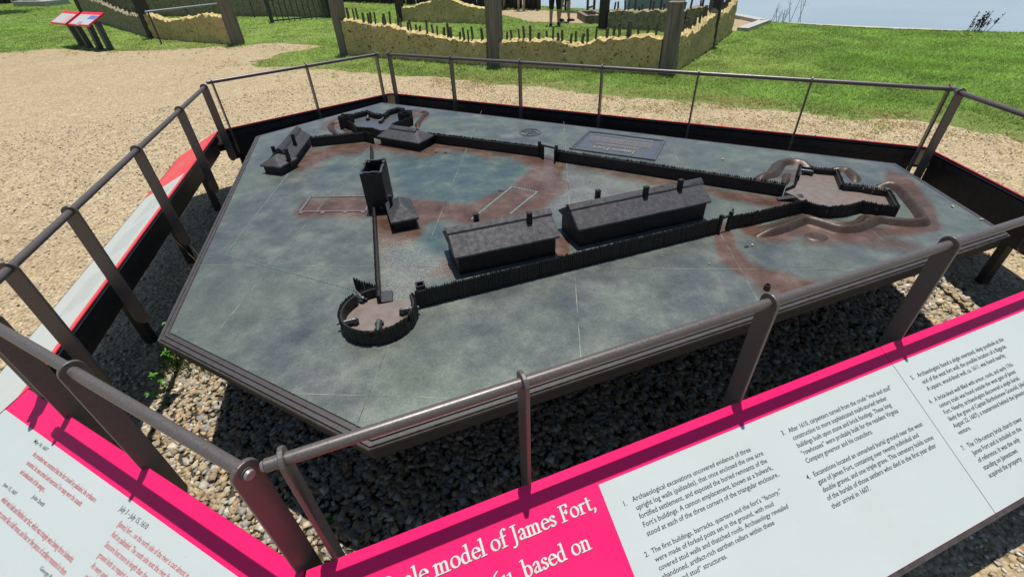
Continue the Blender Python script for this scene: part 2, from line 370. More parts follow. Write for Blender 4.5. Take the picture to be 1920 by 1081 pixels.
def jitter_line(pts, step, amp, closed=True, seed=0):
    out = []; n = len(pts); r = random.Random(seed)
    for i in range(n if closed else n - 1):
        a, b = Vector(pts[i]), Vector(pts[(i + 1) % n]); k = max(1, int((b - a).length / step)); nrm = Vector((-(b - a).y, (b - a).x)).normalized()
        for j in range(k):
            p = a.lerp(b, j / k); q = mnoise.noise(Vector((p.x * 1.3, p.y * 1.3, seed))) * amp + mnoise.noise(Vector((p.x * 5, p.y * 5, seed + 3))) * amp * .6 + r.uniform(-1, 1) * amp * .15
            out.append(p + nrm * q)
    return out
def inside(poly, P):
    poly = np.asarray([(p[0], p[1]) for p in poly], float); x, y = P[:, 0], P[:, 1]; r = np.zeros(len(P), bool); n = len(poly); j = n - 1
    for i in range(n):
        xi, yi = poly[i]; xj, yj = poly[j]
        c = ((yi > y) != (yj > y)) & (x < (xj - xi) * (y - yi) / (yj - yi + 1e-12) + xi); r ^= c; j = i
    return r
def dist_poly(poly, P, closed=True):
    poly = np.asarray([(p[0], p[1]) for p in poly], float); d = np.full(len(P), 1e9); n = len(poly)
    for i in range(n if closed else n - 1):
        a, b = poly[i], poly[(i + 1) % n]; ab = b - a; t = np.clip(((P - a) @ ab) / (ab @ ab + 1e-12), 0, 1); d = np.minimum(d, np.hypot(*(P - (a + t[:, None] * ab)).T))
    return d
def vnoise(P, s, seed=0):
    """cheap smooth value noise for numpy points"""
    q = P * s; i = np.floor(q).astype(int); f = q - i; f = f * f * (3 - 2 * f)
    def h(a, b): return np.modf(np.sin(a * 127.1 + b * 311.7 + seed * 74.7) * 43758.5453)[0] % 1.0
    a, b, c, d = h(i[:, 0], i[:, 1]), h(i[:, 0] + 1, i[:, 1]), h(i[:, 0], i[:, 1] + 1), h(i[:, 0] + 1, i[:, 1] + 1)
    return (a * (1 - f[:, 0]) + b * f[:, 0]) * (1 - f[:, 1]) + (c * (1 - f[:, 0]) + d * f[:, 0]) * f[:, 1]

# ================================================================== GROUND, RIVER
GRAVEL = [(-60, 21), (-40, 19.5), (-24, 16.2), (-18, 15.2), (-13.9, 14.5), (-12.7, 14.85), (-11.2, 14.2), (-10.4, 13.9), (-9, 13.75), (-7.7, 13.95), (-7.1, 13.7), (-6.5, 14.2), (-6.0, 14.25), (-5.2, 13.55), (-4.5, 13.15), (-4.9, 12.8), (-5.4, 12.5), (-5.2, 11.8), (-5.75, 11.5), (-5.3, 10.95),
          (-4.9, 10.8), (-3.74, 10.33), (-2.48, 9.59), (-1.4, 9.16), (-.4, 8.55), (.49, 8.02), (1.44, 7.41), (2.58, 6.86), (3.55, 6.3), (4.33, 5.75), (5.1, 5.45), (5.5, 5.0), (5.4, 4.4), (5.7, 3), (6.1, 0), (6.5, -14), (-60, -14)]
gravel_poly = jitter_line(GRAVEL, .09, .17, True, 4)
SHORE = [(-90, 95), (-40, 60), (-15, 36), (-8, 29.5), (-4.3, 26), (-.3, 22.6), (1.4, 21), (2.95, 19.2), (4.2, 18.3), (6.1, 17.05), (6.95, 15.75), (7.25, 14.1), (7.8, 13.45), (9.0, 12.4), (10.1, 11.62), (11.3, 10.95), (14, 9.6), (20, 7.2), (40, 0), (90, -16)]
shore_x = np.array([p[0] for p in SHORE]); shore_y = np.array([p[1] for p in SHORE])
WATER_Z = -2.1
def make_ground():
    xs = np.concatenate([np.linspace(-90, -16, 38), np.linspace(-15.7, 16, 160), np.linspace(16.5, 90, 38)])
    rows = np.concatenate([np.linspace(0, 1, 46)])
    V = []; nx = len(xs)
    sy = np.interp(xs, shore_x, shore_y) + (vnoise(np.c_[xs, xs * 0], 2.1, 3) - .5) * .12
    for t in rows: V.append(np.c_[xs, -15 + (sy + 15) * t, np.zeros(nx)])
    for dy, dz in ((.10, -.03), (.35, -.25), (.9, -.75), (1.9, -1.35), (2.8, -1.75)):      # bank falling to the river
        V.append(np.c_[xs, sy + dy, np.full(nx, dz) + (vnoise(np.c_[xs, xs * 0 + dy], 1.7, 5) - .5) * .1])
    V = np.array(V); nr = len(V); V = V.reshape(-1, 3)
    idx = np.arange(nr * nx).reshape(nr, nx)
    Fq = np.stack([idx[:-1, :-1], idx[:-1, 1:], idx[1:, 1:], idx[1:, :-1]], -1).reshape(-1, 4)
    o = np_mesh('lawn', V, Fq, M['lawn']); tag(o, 'mown green lawn running to the river bank', 'lawn', kind='structure')
    # beach at the foot of the bank
    V = []
    for dy, z in ((2.6, -1.68), (6.0, -2.0), (9, -2.2)): V.append(np.c_[xs, sy + dy, np.full(nx, z)])
    V = np.array(V).reshape(-1, 3); idx = np.arange(3 * nx).reshape(3, nx)
    Fq = np.stack([idx[:-1, :-1], idx[:-1, 1:], idx[1:, 1:], idx[1:, :-1]], -1).reshape(-1, 4)
    tag(np_mesh('beach', V, Fq, M['sand']), 'narrow strip of pale sand below the bank', 'beach', kind='structure')
    w = sheet('river', [(-2500, -800), (2500, -800), (2500, 3500), (-2500, 3500)], WATER_Z, M['water']); tag(w, 'wide calm blue grey river', 'river', kind='structure')
make_ground()
tag(sheet('gravel_path', gravel_poly, .006, M['gravel']), 'pale crushed gravel path and forecourt', 'gravel path', kind='structure')

# ------------------------------------------------------------------ the hexagon of reading panels round the model
T = .67                                                    # table top
PANEL_IN, PANEL_OUT, RAIL_Z = .67, .392, 1.06
SIDES = {  # direction of the outward normal (degrees), panel inner edge offset, rail offset
    'near': (-70.2, -.652, -.676), 'right': (-3.5, 2.70, 2.61), 'far': (62.1, 4.035, 3.953),
    'fleft': (129.0, 4.80, 4.745), 'left': (-165.3, 1.392, 1.300), 'nleft': (-118.1, -.190, -.207)}
ORDER = ['near', 'right', 'far', 'fleft', 'left', 'nleft']
def nvec(k): a = math.radians(SIDES[k][0]); return Vector((math.cos(a), math.sin(a)))
def meet(n1, o1, n2, o2):
    d = n1.x * n2.y - n1.y * n2.x; return Vector(((o1 * n2.y - o2 * n1.y) / d, (n1.x * o2 - n2.x * o1) / d))
def corner(i, add):
    a, b = ORDER[i], ORDER[(i + 1) % 6]; return meet(nvec(a), SIDES[a][1] + add, nvec(b), SIDES[b][1] + add)
HEX_IN = [corner(i, -.05) for i in range(6)]
BED = [corner(i, .06) for i in range(6)]
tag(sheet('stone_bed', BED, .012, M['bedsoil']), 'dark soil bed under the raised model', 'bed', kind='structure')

# table outline
TABLE = [Vector(p) for p in ((-1.43, 1.39), (-2.115, 3.94), (-1.227, 4.861), (2.52, 2.799), (2.443, 1.888), (-.457, .841))]
def offset_hex(poly, d):                                   # positive d = inwards
    n = len(poly); cen = sum(poly, Vector((0, 0))) / n; L = []
    for i in range(n):
        a, b = poly[i], poly[(i + 1) % n]; e = (b - a).normalized(); nn = Vector((e.y, -e.x))
        if nn.dot((a + b) / 2 - cen) < 0: nn = -nn
        L.append((nn, nn.dot(a) - d))
    return [meet(*L[i - 1], *L[i]) for i in range(n)]

# ------------------------------------------------------------------ stones (nobody could count them)
def stones(name, label, poly, density, smin, smax, tints, z0, keep=None, flat=.6, seed=1, chips=False):
    r = np.random.default_rng(seed); P_ = np.array([(p[0], p[1]) for p in poly]); lo, hi = P_.min(0), P_.max(0)
    n = int(density * (hi - lo).prod()); X = r.uniform(lo, hi, (n, 2)); X = X[inside(poly, X)]
    if keep is not None: X = X[keep(X)]
    n = len(X); ph = (1 + 5 ** .5) / 2
    ico = np.array([(-1, ph, 0), (1, ph, 0), (-1, -ph, 0), (1, -ph, 0), (0, -1, ph), (0, 1, ph), (0, -1, -ph), (0, 1, -ph), (ph, 0, -1), (ph, 0, 1), (-ph, 0, -1), (-ph, 0, 1)]) / math.hypot(1, ph)
    fa = np.array([(0, 11, 5), (0, 5, 1), (0, 1, 7), (0, 7, 10), (0, 10, 11), (1, 5, 9), (5, 11, 4), (11, 10, 2), (10, 7, 6), (7, 1, 8), (3, 9, 4), (3, 4, 2), (3, 2, 6), (3, 6, 8), (3, 8, 9), (4, 9, 5), (2, 4, 11), (6, 2, 10), (8, 6, 7), (9, 8, 1)])
    s = smin + (smax - smin) * r.beta(1.6, 2.6, n)
    if chips:
        ico = np.array([(x, y, z) for z in (-1, 1) for x, y in ((-1, -1), (1, -1), (1, 1), (-1, 1))], float) * .62
        fa = np.array([(0, 2, 1), (0, 3, 2), (4, 5, 6), (4, 6, 7), (0, 1, 5), (0, 5, 4), (1, 2, 6), (1, 6, 5), (2, 3, 7), (2, 7, 6), (3, 0, 4), (3, 4, 7)])
    nv_ = len(ico)
    V = (ico[None] + (r.uniform(-.34, .34, (n, nv_, 3)) if chips else 0)) * (1 + r.uniform(-.30, .30, (n, nv_, 1))) * (s[:, None, None] * np.stack([np.ones(n), r.uniform(.6, .95, n), r.uniform(flat * .7, flat * 1.2, n)], -1)[:, None, :])
    tl = r.uniform(-.5, .5, n); V = np.stack([V[..., 0] * np.cos(tl)[:, None] - V[..., 2] * np.sin(tl)[:, None], V[..., 1], V[..., 0] * np.sin(tl)[:, None] + V[..., 2] * np.cos(tl)[:, None]], -1)
    an = r.uniform(0, 6.283, n); ca, sa = np.cos(an)[:, None], np.sin(an)[:, None]
    V = np.stack([V[..., 0] * ca - V[..., 1] * sa + X[:, 0:1], V[..., 0] * sa + V[..., 1] * ca + X[:, 1:2], V[..., 2] + z0 + (s * r.uniform(.05, .5, n))[:, None]], -1)
    tn = np.array(tints)[r.integers(0, len(tints), n)] * r.uniform(.72, 1.2, (n, 1))
    return tag(np_mesh(name, V.reshape(-1, 3), (fa[None] + nv_ * np.arange(n)[:, None, None]).reshape(-1, 3), M['stone'], np.repeat(tn, nv_, 0)), label, 'gravel', kind='stuff')
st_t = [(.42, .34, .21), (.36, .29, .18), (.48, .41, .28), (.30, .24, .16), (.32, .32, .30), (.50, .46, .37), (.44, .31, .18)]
bed_vis = lambda X: (X[:, 1] < 3.6) & ~inside(offset_hex(TABLE, .75), X)
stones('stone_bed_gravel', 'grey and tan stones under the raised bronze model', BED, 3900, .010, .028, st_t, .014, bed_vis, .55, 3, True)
gp_t = [(.50, .41, .28), (.44, .35, .22), (.56, .48, .36), (.38, .29, .18), (.60, .55, .45), (.46, .40, .32)]
near_g = lambda X: ~inside(BED, X) & (np.hypot(X[:, 0], X[:, 1]) < 3.2) & (np.hypot(X[:, 0], X[:, 1]) > .5)
stones('loose_gravel', 'loose tan stones lying on the gravel path', [(-4, -.4), (3.2, -.4), (3.2, 3.2), (-4, 3.2)], 1100, .007, .018, gp_t, .006, near_g, .6, 5, True)
far_g = lambda X: inside(gravel_poly, X) & ~inside(BED, X) & (np.hypot(X[:, 0], X[:, 1]) >= 3.2) & (np.hypot(X[:, 0], X[:, 1]) < 9.5)
stones('scattered_gravel', 'small tan stones scattered over the far gravel', [(-8, .5), (6, .5), (6, 9), (-8, 9)], 170, .008, .018, gp_t, .006, far_g, .5, 6, True)

# ------------------------------------------------------------------ grass
def blades(name, label, X, h, w, tint, nb=3, spread=.02, lean=.6, seed=2, cat='grass'):
    r = np.random.default_rng(seed); n = len(X); N = n * nb
    B = np.repeat(X, nb, 0) + r.normal(0, spread, (N, 2)); hh = np.repeat(h, nb) * r.uniform(.6, 1.15, N); ww = np.repeat(w, nb) * r.uniform(.7, 1.2, N)
    a = r.uniform(0, 6.283, N); d = np.stack([np.cos(a), np.sin(a)], -1); ln = r.uniform(.1, lean, N) * hh; b2 = r.uniform(0, 6.283, N); l2 = np.stack([np.cos(b2), np.sin(b2)], -1) * ln[:, None]
    z = np.zeros(N)
    V = np.stack([np.c_[B - d * ww[:, None] / 2, z], np.c_[B + d * ww[:, None] / 2, z], np.c_[B + l2, hh]], 1)
    tn = np.repeat(tint, nb, 0) * r.uniform(.7, 1.3, (N, 1)); C_ = np.stack([tn * .75, tn * .75, tn * 1.1], 1)
    return tag(np_mesh(name, V.reshape(-1, 3), np.arange(3 * N).reshape(-1, 3), M['blade'], C_.reshape(-1, 3)), label, cat, kind='stuff')
walk = jitter_line([(.1, 18.1), (1.0, 16.15), (2.36, 15.4), (3.1, 15.7), (3.5, 17.6), (1.4, 19.2), (.25, 19.7), (-.3, 19.2)], .12, .10, True, 9)
patch = jitter_line([(4.8, 13.1), (5.85, 12.75), (6.85, 13.9), (6.65, 15.3), (5.4, 15.6)], .12, .10, True, 10)
def lawn_grass():
    X = []
    for (x0, x1, y0, y1, dens) in ((-9, 12, 4.2, 9.5, 800), (-14, 12, 9.5, 14.5, 420), (-24, 10, 14.5, 24, 170), (-38, -24, 14.5, 24, 150), (-42, 0, 24, 38, 80)):
        n = int((x1 - x0) * (y1 - y0) * dens); p = rng.uniform((x0, y0), (x1, y1), (n, 2)); X.append(p)
    X = np.concatenate(X)
    # only inside the camera's wedge
    X = X[(X[:, 0] > -1.5 * X[:, 1] - 1) & (X[:, 0] < 1.35 * X[:, 1] + 1)]
    X = X[X[:, 1] < np.interp(X[:, 0], shore_x, shore_y) - .02]
    X = X[~inside(walk, X) & ~inside(patch, X)]
    ins = inside(gravel_poly, X); d = dist_poly(GRAVEL, X); sd = np.where(ins, d, -d)     # >0 on gravel
    p = np.clip((.05 - sd) / .35, 0, 1); edge_x = np.where(X[:, 0] > -1.5, 1.0, .35); p = np.where(sd > .05, edge_x * .9 * np.exp(-sd * 2.4) * np.clip((vnoise(X, 2.6, 8) - .34) * 4, 0, 1) + .02 * (vnoise(X, .8, 17) > .80), p)
    bare = vnoise(X, .9, 11) ; p *= np.where((sd > -.9) & (bare > .66), .35, 1)
    keep = rng.uniform(0, 1, len(X)) < p; X, sd = X[keep], sd[keep]
    t = vnoise(X, .45, 2)[:, None]; t2 = vnoise(X, 2.3, 6)[:, None]
    tint = (1 - t) * np.array((.275, .47, .08)) + t * np.array((.43, .52, .155)); tint = tint * (.70 + .60 * t2) * (.85 + .3 * vnoise(X, .18, 21)[:, None])
    dry = np.clip(1 - np.clip(-sd - .05, 0, 9) / .55, 0, 1)[:, None] * (.30 + .70 * np.clip((t2 - .25) * 4, 0, 1)) * np.where(X[:, 0:1] > -1.5, 1, .55)
    tint = tint * (1 - dry) + dry * np.array((.50, .385, .165))
    h = .032 + .02 * vnoise(X, 3, 9); dd = np.hypot(X[:, 0], X[:, 1]); w = .006 + .0011 * dd
    blades('lawn_grass', 'short green grass blades of the mown lawn', X, h, w, tint, 3, .022, 2.0, 3)
lawn_grass()
def under_grass():
    n = 70000; X = rng.uniform((-2.4, .5), (2.4, 4.6), (n, 2)); X = X[inside(BED, X)]
    inn = inside(offset_hex(TABLE, .40), X)
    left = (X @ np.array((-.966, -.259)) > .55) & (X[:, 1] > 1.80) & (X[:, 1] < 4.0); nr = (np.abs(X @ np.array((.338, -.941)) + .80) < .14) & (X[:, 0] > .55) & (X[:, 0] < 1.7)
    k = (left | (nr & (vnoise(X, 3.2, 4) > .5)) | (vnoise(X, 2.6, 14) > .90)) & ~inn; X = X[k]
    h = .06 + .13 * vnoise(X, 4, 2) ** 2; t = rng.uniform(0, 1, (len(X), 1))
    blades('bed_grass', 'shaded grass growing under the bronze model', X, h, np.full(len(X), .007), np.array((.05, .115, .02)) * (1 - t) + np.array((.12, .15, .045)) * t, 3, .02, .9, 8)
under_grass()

# ================================================================== LETTERING
_tc = bpy.data.curves.new('type_setter', 'FONT'); _to = bpy.data.objects.new('type_setter', _tc); COL.objects.link(_to)
_tc.resolution_u = 2; _tc.offset = .010
def typeset(line, size=1.0, shear=0.0):
    """flat outline of one line of type: (verts xy, faces)"""
    _tc.body = line; _tc.size = size; _tc.shear = shear; _tc.offset = .008 if shear == 0 else .0015
    me = bpy.data.meshes.new_from_object(_to)
    vs = [(v.co.x, v.co.y) for v in me.vertices]; fs = [tuple(p.vertices) for p in me.polygons]
    bpy.data.meshes.remove(me); return vs, fs
class Frame:
    """a flat panel's own axes: u to the reader's right, w down the slope"""
    def __init__(s, o, u, w):
        s.o, s.u, s.w = Vector(o), Vector(u).normalized(), Vector(w).normalized(); s.n = s.w.cross(s.u).normalized()
        if s.n.z < 0: s.n = -s.n
    def p(s, u, w, h=0.0): return s.o + s.u * u + s.w * w + s.n * h
    def hit(s, x, y):
        d = FW + RT * ((x - 960) / F_PX) - UP * ((y - 540.5) / F_PX); t = (s.o - EYE).dot(s.n) / d.dot(s.n); q = EYE + d * t - s.o
        return q.dot(s.u), q.dot(s.w)
def text_block(fr, lines, start, end1, last, mat, parent, h=.0012, shear=0.0, number=None, sx=None, name='lettering', squeeze=1.0):
    """lines of type; start/end1 = photo points where line one begins and ends, last = where the last line begins"""
    u0, w0 = fr.hit(*start); u1, _ = fr.hit(*end1); wl_ = fr.hit(*last)[1] if last else w0
    lead = (wl_ - w0) / max(1, len(lines) - 1)
    vs, fs = typeset(lines[0], 1.0, shear); wid = max(v[0] for v in vs) - min(v[0] for v in vs)
    kx = (u1 - u0) / wid if sx is None else sx
    ky = lead / 1.16 if last and len(lines) > 1 else kx * 1.1
    ky *= squeeze
    mb = MB()
    for i, ln in enumerate(lines):
        if not ln.strip(): continue
        vs, fs = typeset(ln, 1.0, shear); mb.add([fr.p(u0 + v[0] * kx, w0 + lead * i - v[1] * ky, h) for v in vs], fs)
    if number:
        vs, fs = typeset(number[0], 1.0); nu, nw = fr.hit(*number[1]); mb.add([fr.p(nu + v[0] * kx, nw - v[1] * ky, h) for v in vs], fs)
    me = mb.mesh(name); return link(name, me, mat, parent)

# old-style roman letters drawn with a broad nib (x-height 1)
def arc(cx, cy, rx, ry, a0, a1, n=14):
    return [(cx + rx * math.cos(math.radians(a0 + (a1 - a0) * k / n)), cy + ry * math.sin(math.radians(a0 + (a1 - a0) * k / n))) for k in range(n + 1)]
def _foot(x, w=.2): return [(x - w, .02), (x + w, .02)]
GLYPH = {
    'o': (1.02, [arc(.51, .5, .40, .47, 90, 450, 24)]),
    'c': (.86, [arc(.50, .5, .38, .47, 48, 315, 20), [(.76, .83), (.72, .72)]]),
    'e': (.88, [arc(.48, .5, .37, .47, 8, 318, 20), [(.12, .56), (.84, .60)]]),
    'a': (.86, [[(.16, .74), (.20, .88), (.38, .97), (.55, .92), (.62, .75), (.62, .14), (.70, .03), (.82, .06)], [(.62, .56), (.36, .50), (.16, .34), (.14, .17), (.26, .04), (.44, .06), (.62, .22)]]),
    'l': (.46, [[(.05, 1.52), (.22, 1.58), (.22, .03)], _foot(.23)]),
    'd': (1.04, [arc(.44, .47, .33, .45, 60, 330, 18), [(.52, 1.52), (.74, 1.58), (.74, .08), (.92, .06)]]),
    'b': (1.0, [[(.02, 1.52), (.22, 1.58), (.22, .08)], arc(.52, .48, .34, .46, 150, -150, 18)]),
    'm': (1.56, [[(.04, .90), (.22, .97), (.22, .03)], _foot(.22, .18), [(.22, .72), (.42, .93), (.60, .93), (.72, .78), (.72, .03)], _foot(.72, .18), [(.72, .72), (.94, .93), (1.12, .93), (1.24, .78), (1.24, .03)], _foot(1.25, .19)]),
    'n': (1.08, [[(.04, .90), (.22, .97), (.22, .03)], _foot(.22, .18), [(.22, .72), (.44, .93), (.64, .93), (.77, .78), (.77, .03)], _foot(.78, .19)]),
    'f': (.60, [[(.72, 1.44), (.62, 1.58), (.45, 1.58), (.30, 1.40), (.28, 1.2), (.28, .03)], _foot(.29, .2), [(.06, .95), (.58, .95)]]),
    's': (.72, [[(.60, .76), (.56, .90), (.40, .97), (.20, .90), (.14, .74), (.24, .60), (.48, .46), (.60, .30), (.55, .12), (.36, .02), (.18, .08), (.10, .24)]]),
    't': (.62, [[(.28, 1.30), (.28, .18), (.36, .05), (.54, .08)], [(.04, .93), (.56, .95)]]),
    'r': (.74, [[(.04, .90), (.22, .97), (.22, .03)], _foot(.23, .2), [(.22, .68), (.40, .92), (.58, .96), (.66, .86)]]),
    'J': (.66, [[(.38, 1.50), (.38, .0), (.30, -.28), (.10, -.40), (-.04, -.32)], [(.16, 1.50), (.62, 1.50)]]),
    'F': (1.02, [[(.26, 1.50), (.26, .03)], _foot(.27, .24), [(.06, 1.50), (.88, 1.50), (.90, 1.22)], [(.26, .80), (.70, .80)], [(.70, .98), (.70, .64)]]),
    'S': (.94, [[(.80, 1.18), (.76, 1.44), (.50, 1.54), (.22, 1.42), (.14, 1.14), (.30, .92), (.62, .72), (.80, .46), (.72, .14), (.44, -.02), (.18, .08), (.10, .36)]]),
    ',': (.40, [[(.18, .10), (.22, -.08), (.08, -.30)]]), '-': (.6, [[(.08, .5), (.52, .5)]]),
    '1': (.55, [[(.06, .86), (.28, .98), (.28, .03)], _foot(.28, .2)]), '0': (.95, [arc(.47, .5, .36, .47, 90, 450, 22)]),
    '6': (.95, [arc(.47, .44, .34, .43, 90, 450, 20), [(.78, 1.5), (.46, 1.3), (.20, .9), (.13, .44)]]), '7': (.85, [[(.08, .78), (.10, .95), (.76, .95), (.34, -.42)]]), ' ': (.48, []),
}
def nib_text(fr, text, u0, w0, k, mat, parent, h, name='title_lettering', fat=1.0):
    nib = [(math.cos(t) * .105 * fat, math.sin(t) * .045 * fat) for t in [2 * math.pi * q / 8 for q in range(8)]]
    ca, sa = math.cos(.25), math.sin(.25); nib = [(x * ca - y * sa, x * sa + y * ca) for x, y in nib]
    mb = MB(); x = 0.0; lay = 0
    for ch in text:
        adv, strokes = GLYPH[ch]
        for st in strokes:
            for a, b in zip(st[:-1], st[1:]):
                pts = [(a[0] + q[0], a[1] + q[1]) for q in nib] + [(b[0] + q[0], b[1] + q[1]) for q in nib]
                hull = [pts[i] for i in mgeo.convex_hull_2d([Vector(p) for p in pts])]
                lay += 1
                mb.add([fr.p(u0 + (x + p[0]) * k, w0 - p[1] * k, h + (lay % 40) * 4e-6) for p in hull], [tuple(range(len(hull)))])
        x += adv + .05
    me = mb.mesh(name); return link(name, me, mat, parent), x * k

# ================================================================== RAILINGS WITH READING PANELS
SL = Vector((.5, -.278))                                   # outward run and fall of a panel
def side_frame(k):
    i = ORDER.index(k); n = nvec(k); d = Vector((-n.y, n.x)); a = meet(nvec(ORDER[i - 1]), SIDES[ORDER[i - 1]][1], n, SIDES[k][1]); b = corner(i, 0)
    if (b - a).dot(d) < 0: a, b = b, a
    fr = Frame((a.x, a.y, PANEL_IN), (d.x, d.y, 0), (n.x * .5, n.y * .5, -.278)); return fr, n, d, a, b, (b - a).length
MITRE = {}
def panel_slab(fr, quad, th=.0045, drop=0.0):
    """a slab from a polygon in panel coordinates"""
    mb = MB(); m = len(quad); mb.add([fr.p(u, w, -drop) for u, w in quad] + [fr.p(u, w, -th - drop) for u, w in quad], [tuple(range(m)), tuple(range(m, 2 * m))[::-1]] + [(i, i + m, (i + 1) % m + m, (i + 1) % m) for i in range(m)]); return mb
BAR_W, BAR_T, RAIL_R = .058, .011, .0142
def bar_post(n, d, s, off, z0, parent, top=RAIL_Z):
    """flat upright bar, eye at the top round the rail"""
    prof = [(-BAR_W / 2, z0 + .03), (-BAR_W / 2 + .012, z0 + .008), (-BAR_W / 2 + .024, z0), (BAR_W / 2 - .024, z0), (BAR_W / 2 - .012, z0 + .008), (BAR_W / 2, z0 + .03)]
    r = BAR_W / 2
    prof += [(r * math.cos(t), top + r * math.sin(t) * .98) for t in [math.pi * q / 12 for q in range(13)]]
    mb = MB(); m = len(prof); c = n * off + d * s; vs = []
    for sg in (-1, 1):
        for a, z in prof: q = c + n * a + d * (sg * BAR_T / 2); vs.append((q.x, q.y, z))
    mb.add(vs, [tuple(range(m)), tuple(range(m, 2 * m))[::-1]] + [(i, i + m, (i + 1) % m + m, (i + 1) % m) for i in range(m)])
    o = mb.build('post', M['steel'], parent, None, bevel=.0022)
    return o
def railing(k, label, rail_px, posts_px, ends=None, base=.46):
    """one side: rail on flat posts, sloping panel on a dark frame with legs"""
    fr, n, d, a, b, L = side_frame(k); off = SIDES[k][2]; mid = (a + b) / 2
    th = empty('panel_railing', (mid.x, mid.y, 0), 0, label, 'railing', 'reading panel railings around the bronze model')
    ss = []
    for p in posts_px:
        if isinstance(p, (int, float)): ss.append(p)
        else: ss.append(at2(p[0], p[1], RAIL_Z).dot(d))
    s0, s1 = (min(ss) - .034, max(ss) + (.034 if ends is None else .009))
    c0, c1 = n * off + d * s0, n * off + d * s1
    N = 24; pts = []
    for q in range(N + 1): p = c0.lerp(c1, q / N); pts.append((p.x, p.y, RAIL_Z))
    MB().tube(pts, RAIL_R, 20).build('rail', M['steel'], th, 40)
    for s in ss:
        bar_post(n, d, s, off, base, th)
    # bolt heads where the rail ends
    for s, e in ((s0, -1), (s1, 1)):
        q = n * off + d * (s + e * .002); q2 = n * off + d * (s + e * .008)
        MB().tube([(q.x, q.y, RAIL_Z), (q2.x, q2.y, RAIL_Z)], [RAIL_R * .85, RAIL_R * .7], 14).build('bolt', M['steel_bolt'], th, 40)
    # dark frame under the panel
    oi = SIDES[k][1]; sa, sb = a.dot(d) + .02, b.dot(d) - .02
    def P(o_, s, z): q = n * o_ + d * s; return (q.x, q.y, z)
    bo = oi + (.09 if k in ('near', 'nleft') else .035); bz = PANEL_IN - .062 - (bo - oi - .035) * .556
    MB().bar(P(bo, sa + .02, bz), P(bo, sb - .02, bz), .04, .05).build('frame_beam', M['frame'], th)
    bh = .09 if k == 'left' else .19
    if k not in ('near', 'nleft'): MB().bar(P(oi + .045, sa + .02, PANEL_IN - .095 - bh / 2), P(oi + .045, sb - .02, PANEL_IN - .095 - bh / 2), .012, bh).build('back_board', M['frame'], th)
    MB().bar(P(oi + .42, sa - .06, PANEL_OUT + .005), P(oi + .42, sb + .06, PANEL_OUT + .005), .04, .04).build('frame_beam', M['frame'], th)
    nl = 4 if L > 2.4 else 3
    for q in range(nl):
        s = sa + .12 + (sb - sa - .24) * q / (nl - 1)
        g = MB(); g.bar(P(oi + .22, s, .0), P(oi + .22, s, PANEL_IN - .15), .05, .05, (n.x, n.y, 0)); g.bar(P(oi + .09, s, PANEL_IN - .10), P(oi + .42, s, PANEL_OUT - .02), .03, .04); g.build('leg', M['frame'], th, bevel=.003)
    return th, fr, n, d, L
WSL = math.hypot(.5, .278)                                 # panel width on the slope
def tail(i_side, L):
    """how far the mitred outer edge overruns the inner one at both ends"""
    i = ORDER.index(i_side); n = nvec(i_side); d = Vector((-n.y, n.x)); a = meet(nvec(ORDER[i - 1]), SIDES[ORDER[i - 1]][1] + .5, n, SIDES[i_side][1] + .5); b = meet(n, SIDES[i_side][1] + .5, nvec(ORDER[(i + 1) % 6]), SIDES[ORDER[(i + 1) % 6]][1] + .5)
    fr, _, _, a0, b0, _ = side_frame(i_side)
    return (a - a0).dot(d), (b - a0).dot(d)
def lerp_edge(e0, e1, w): return e0 + (e1 - e0) * (w / WSL)
GAP = .004
def full_quad(k, L, u0=None, u1=None, w0=0.0, w1=None):
    """panel area between two cross cuts (None = the mitred end)"""
    w1 = WSL if w1 is None else w1; ta, tb = tail(k, L)
    A = lambda w: (lerp_edge(0, ta, w) + GAP) if u0 is None else u0
    B = lambda w: (lerp_edge(L, tb, w) - GAP) if u1 is None else u1
    return [(A(w0), w0), (B(w0), w0), (B(w1), w1), (A(w1), w1)]
def trim(k, fr, L, th):
    panel_slab(fr, full_quad(k, L, None, None, .006, WSL - .004), .014, .005).build('backing', M['frame'], th)
    q = full_quad(k, L); (ua, _), (ub, _) = q[3], q[2]
    mb = MB(); mb.add([fr.p(ua, WSL + .001, .001), fr.p(ub, WSL + .001, .001), fr.p(ub, WSL + .014, .001), fr.p(ua, WSL + .014, .001), fr.p(ua, WSL + .001, -.03), fr.p(ub, WSL + .001, -.03), fr.p(ub, WSL + .014, -.03), fr.p(ua, WSL + .014, -.03)],
                      [(0, 1, 2, 3), (7, 6, 5, 4), (0, 4, 5, 1), (1, 5, 6, 2), (2, 6, 7, 3), (3, 7, 4, 0)]); mb.build('edge_trim', M['edge_trim'], th)

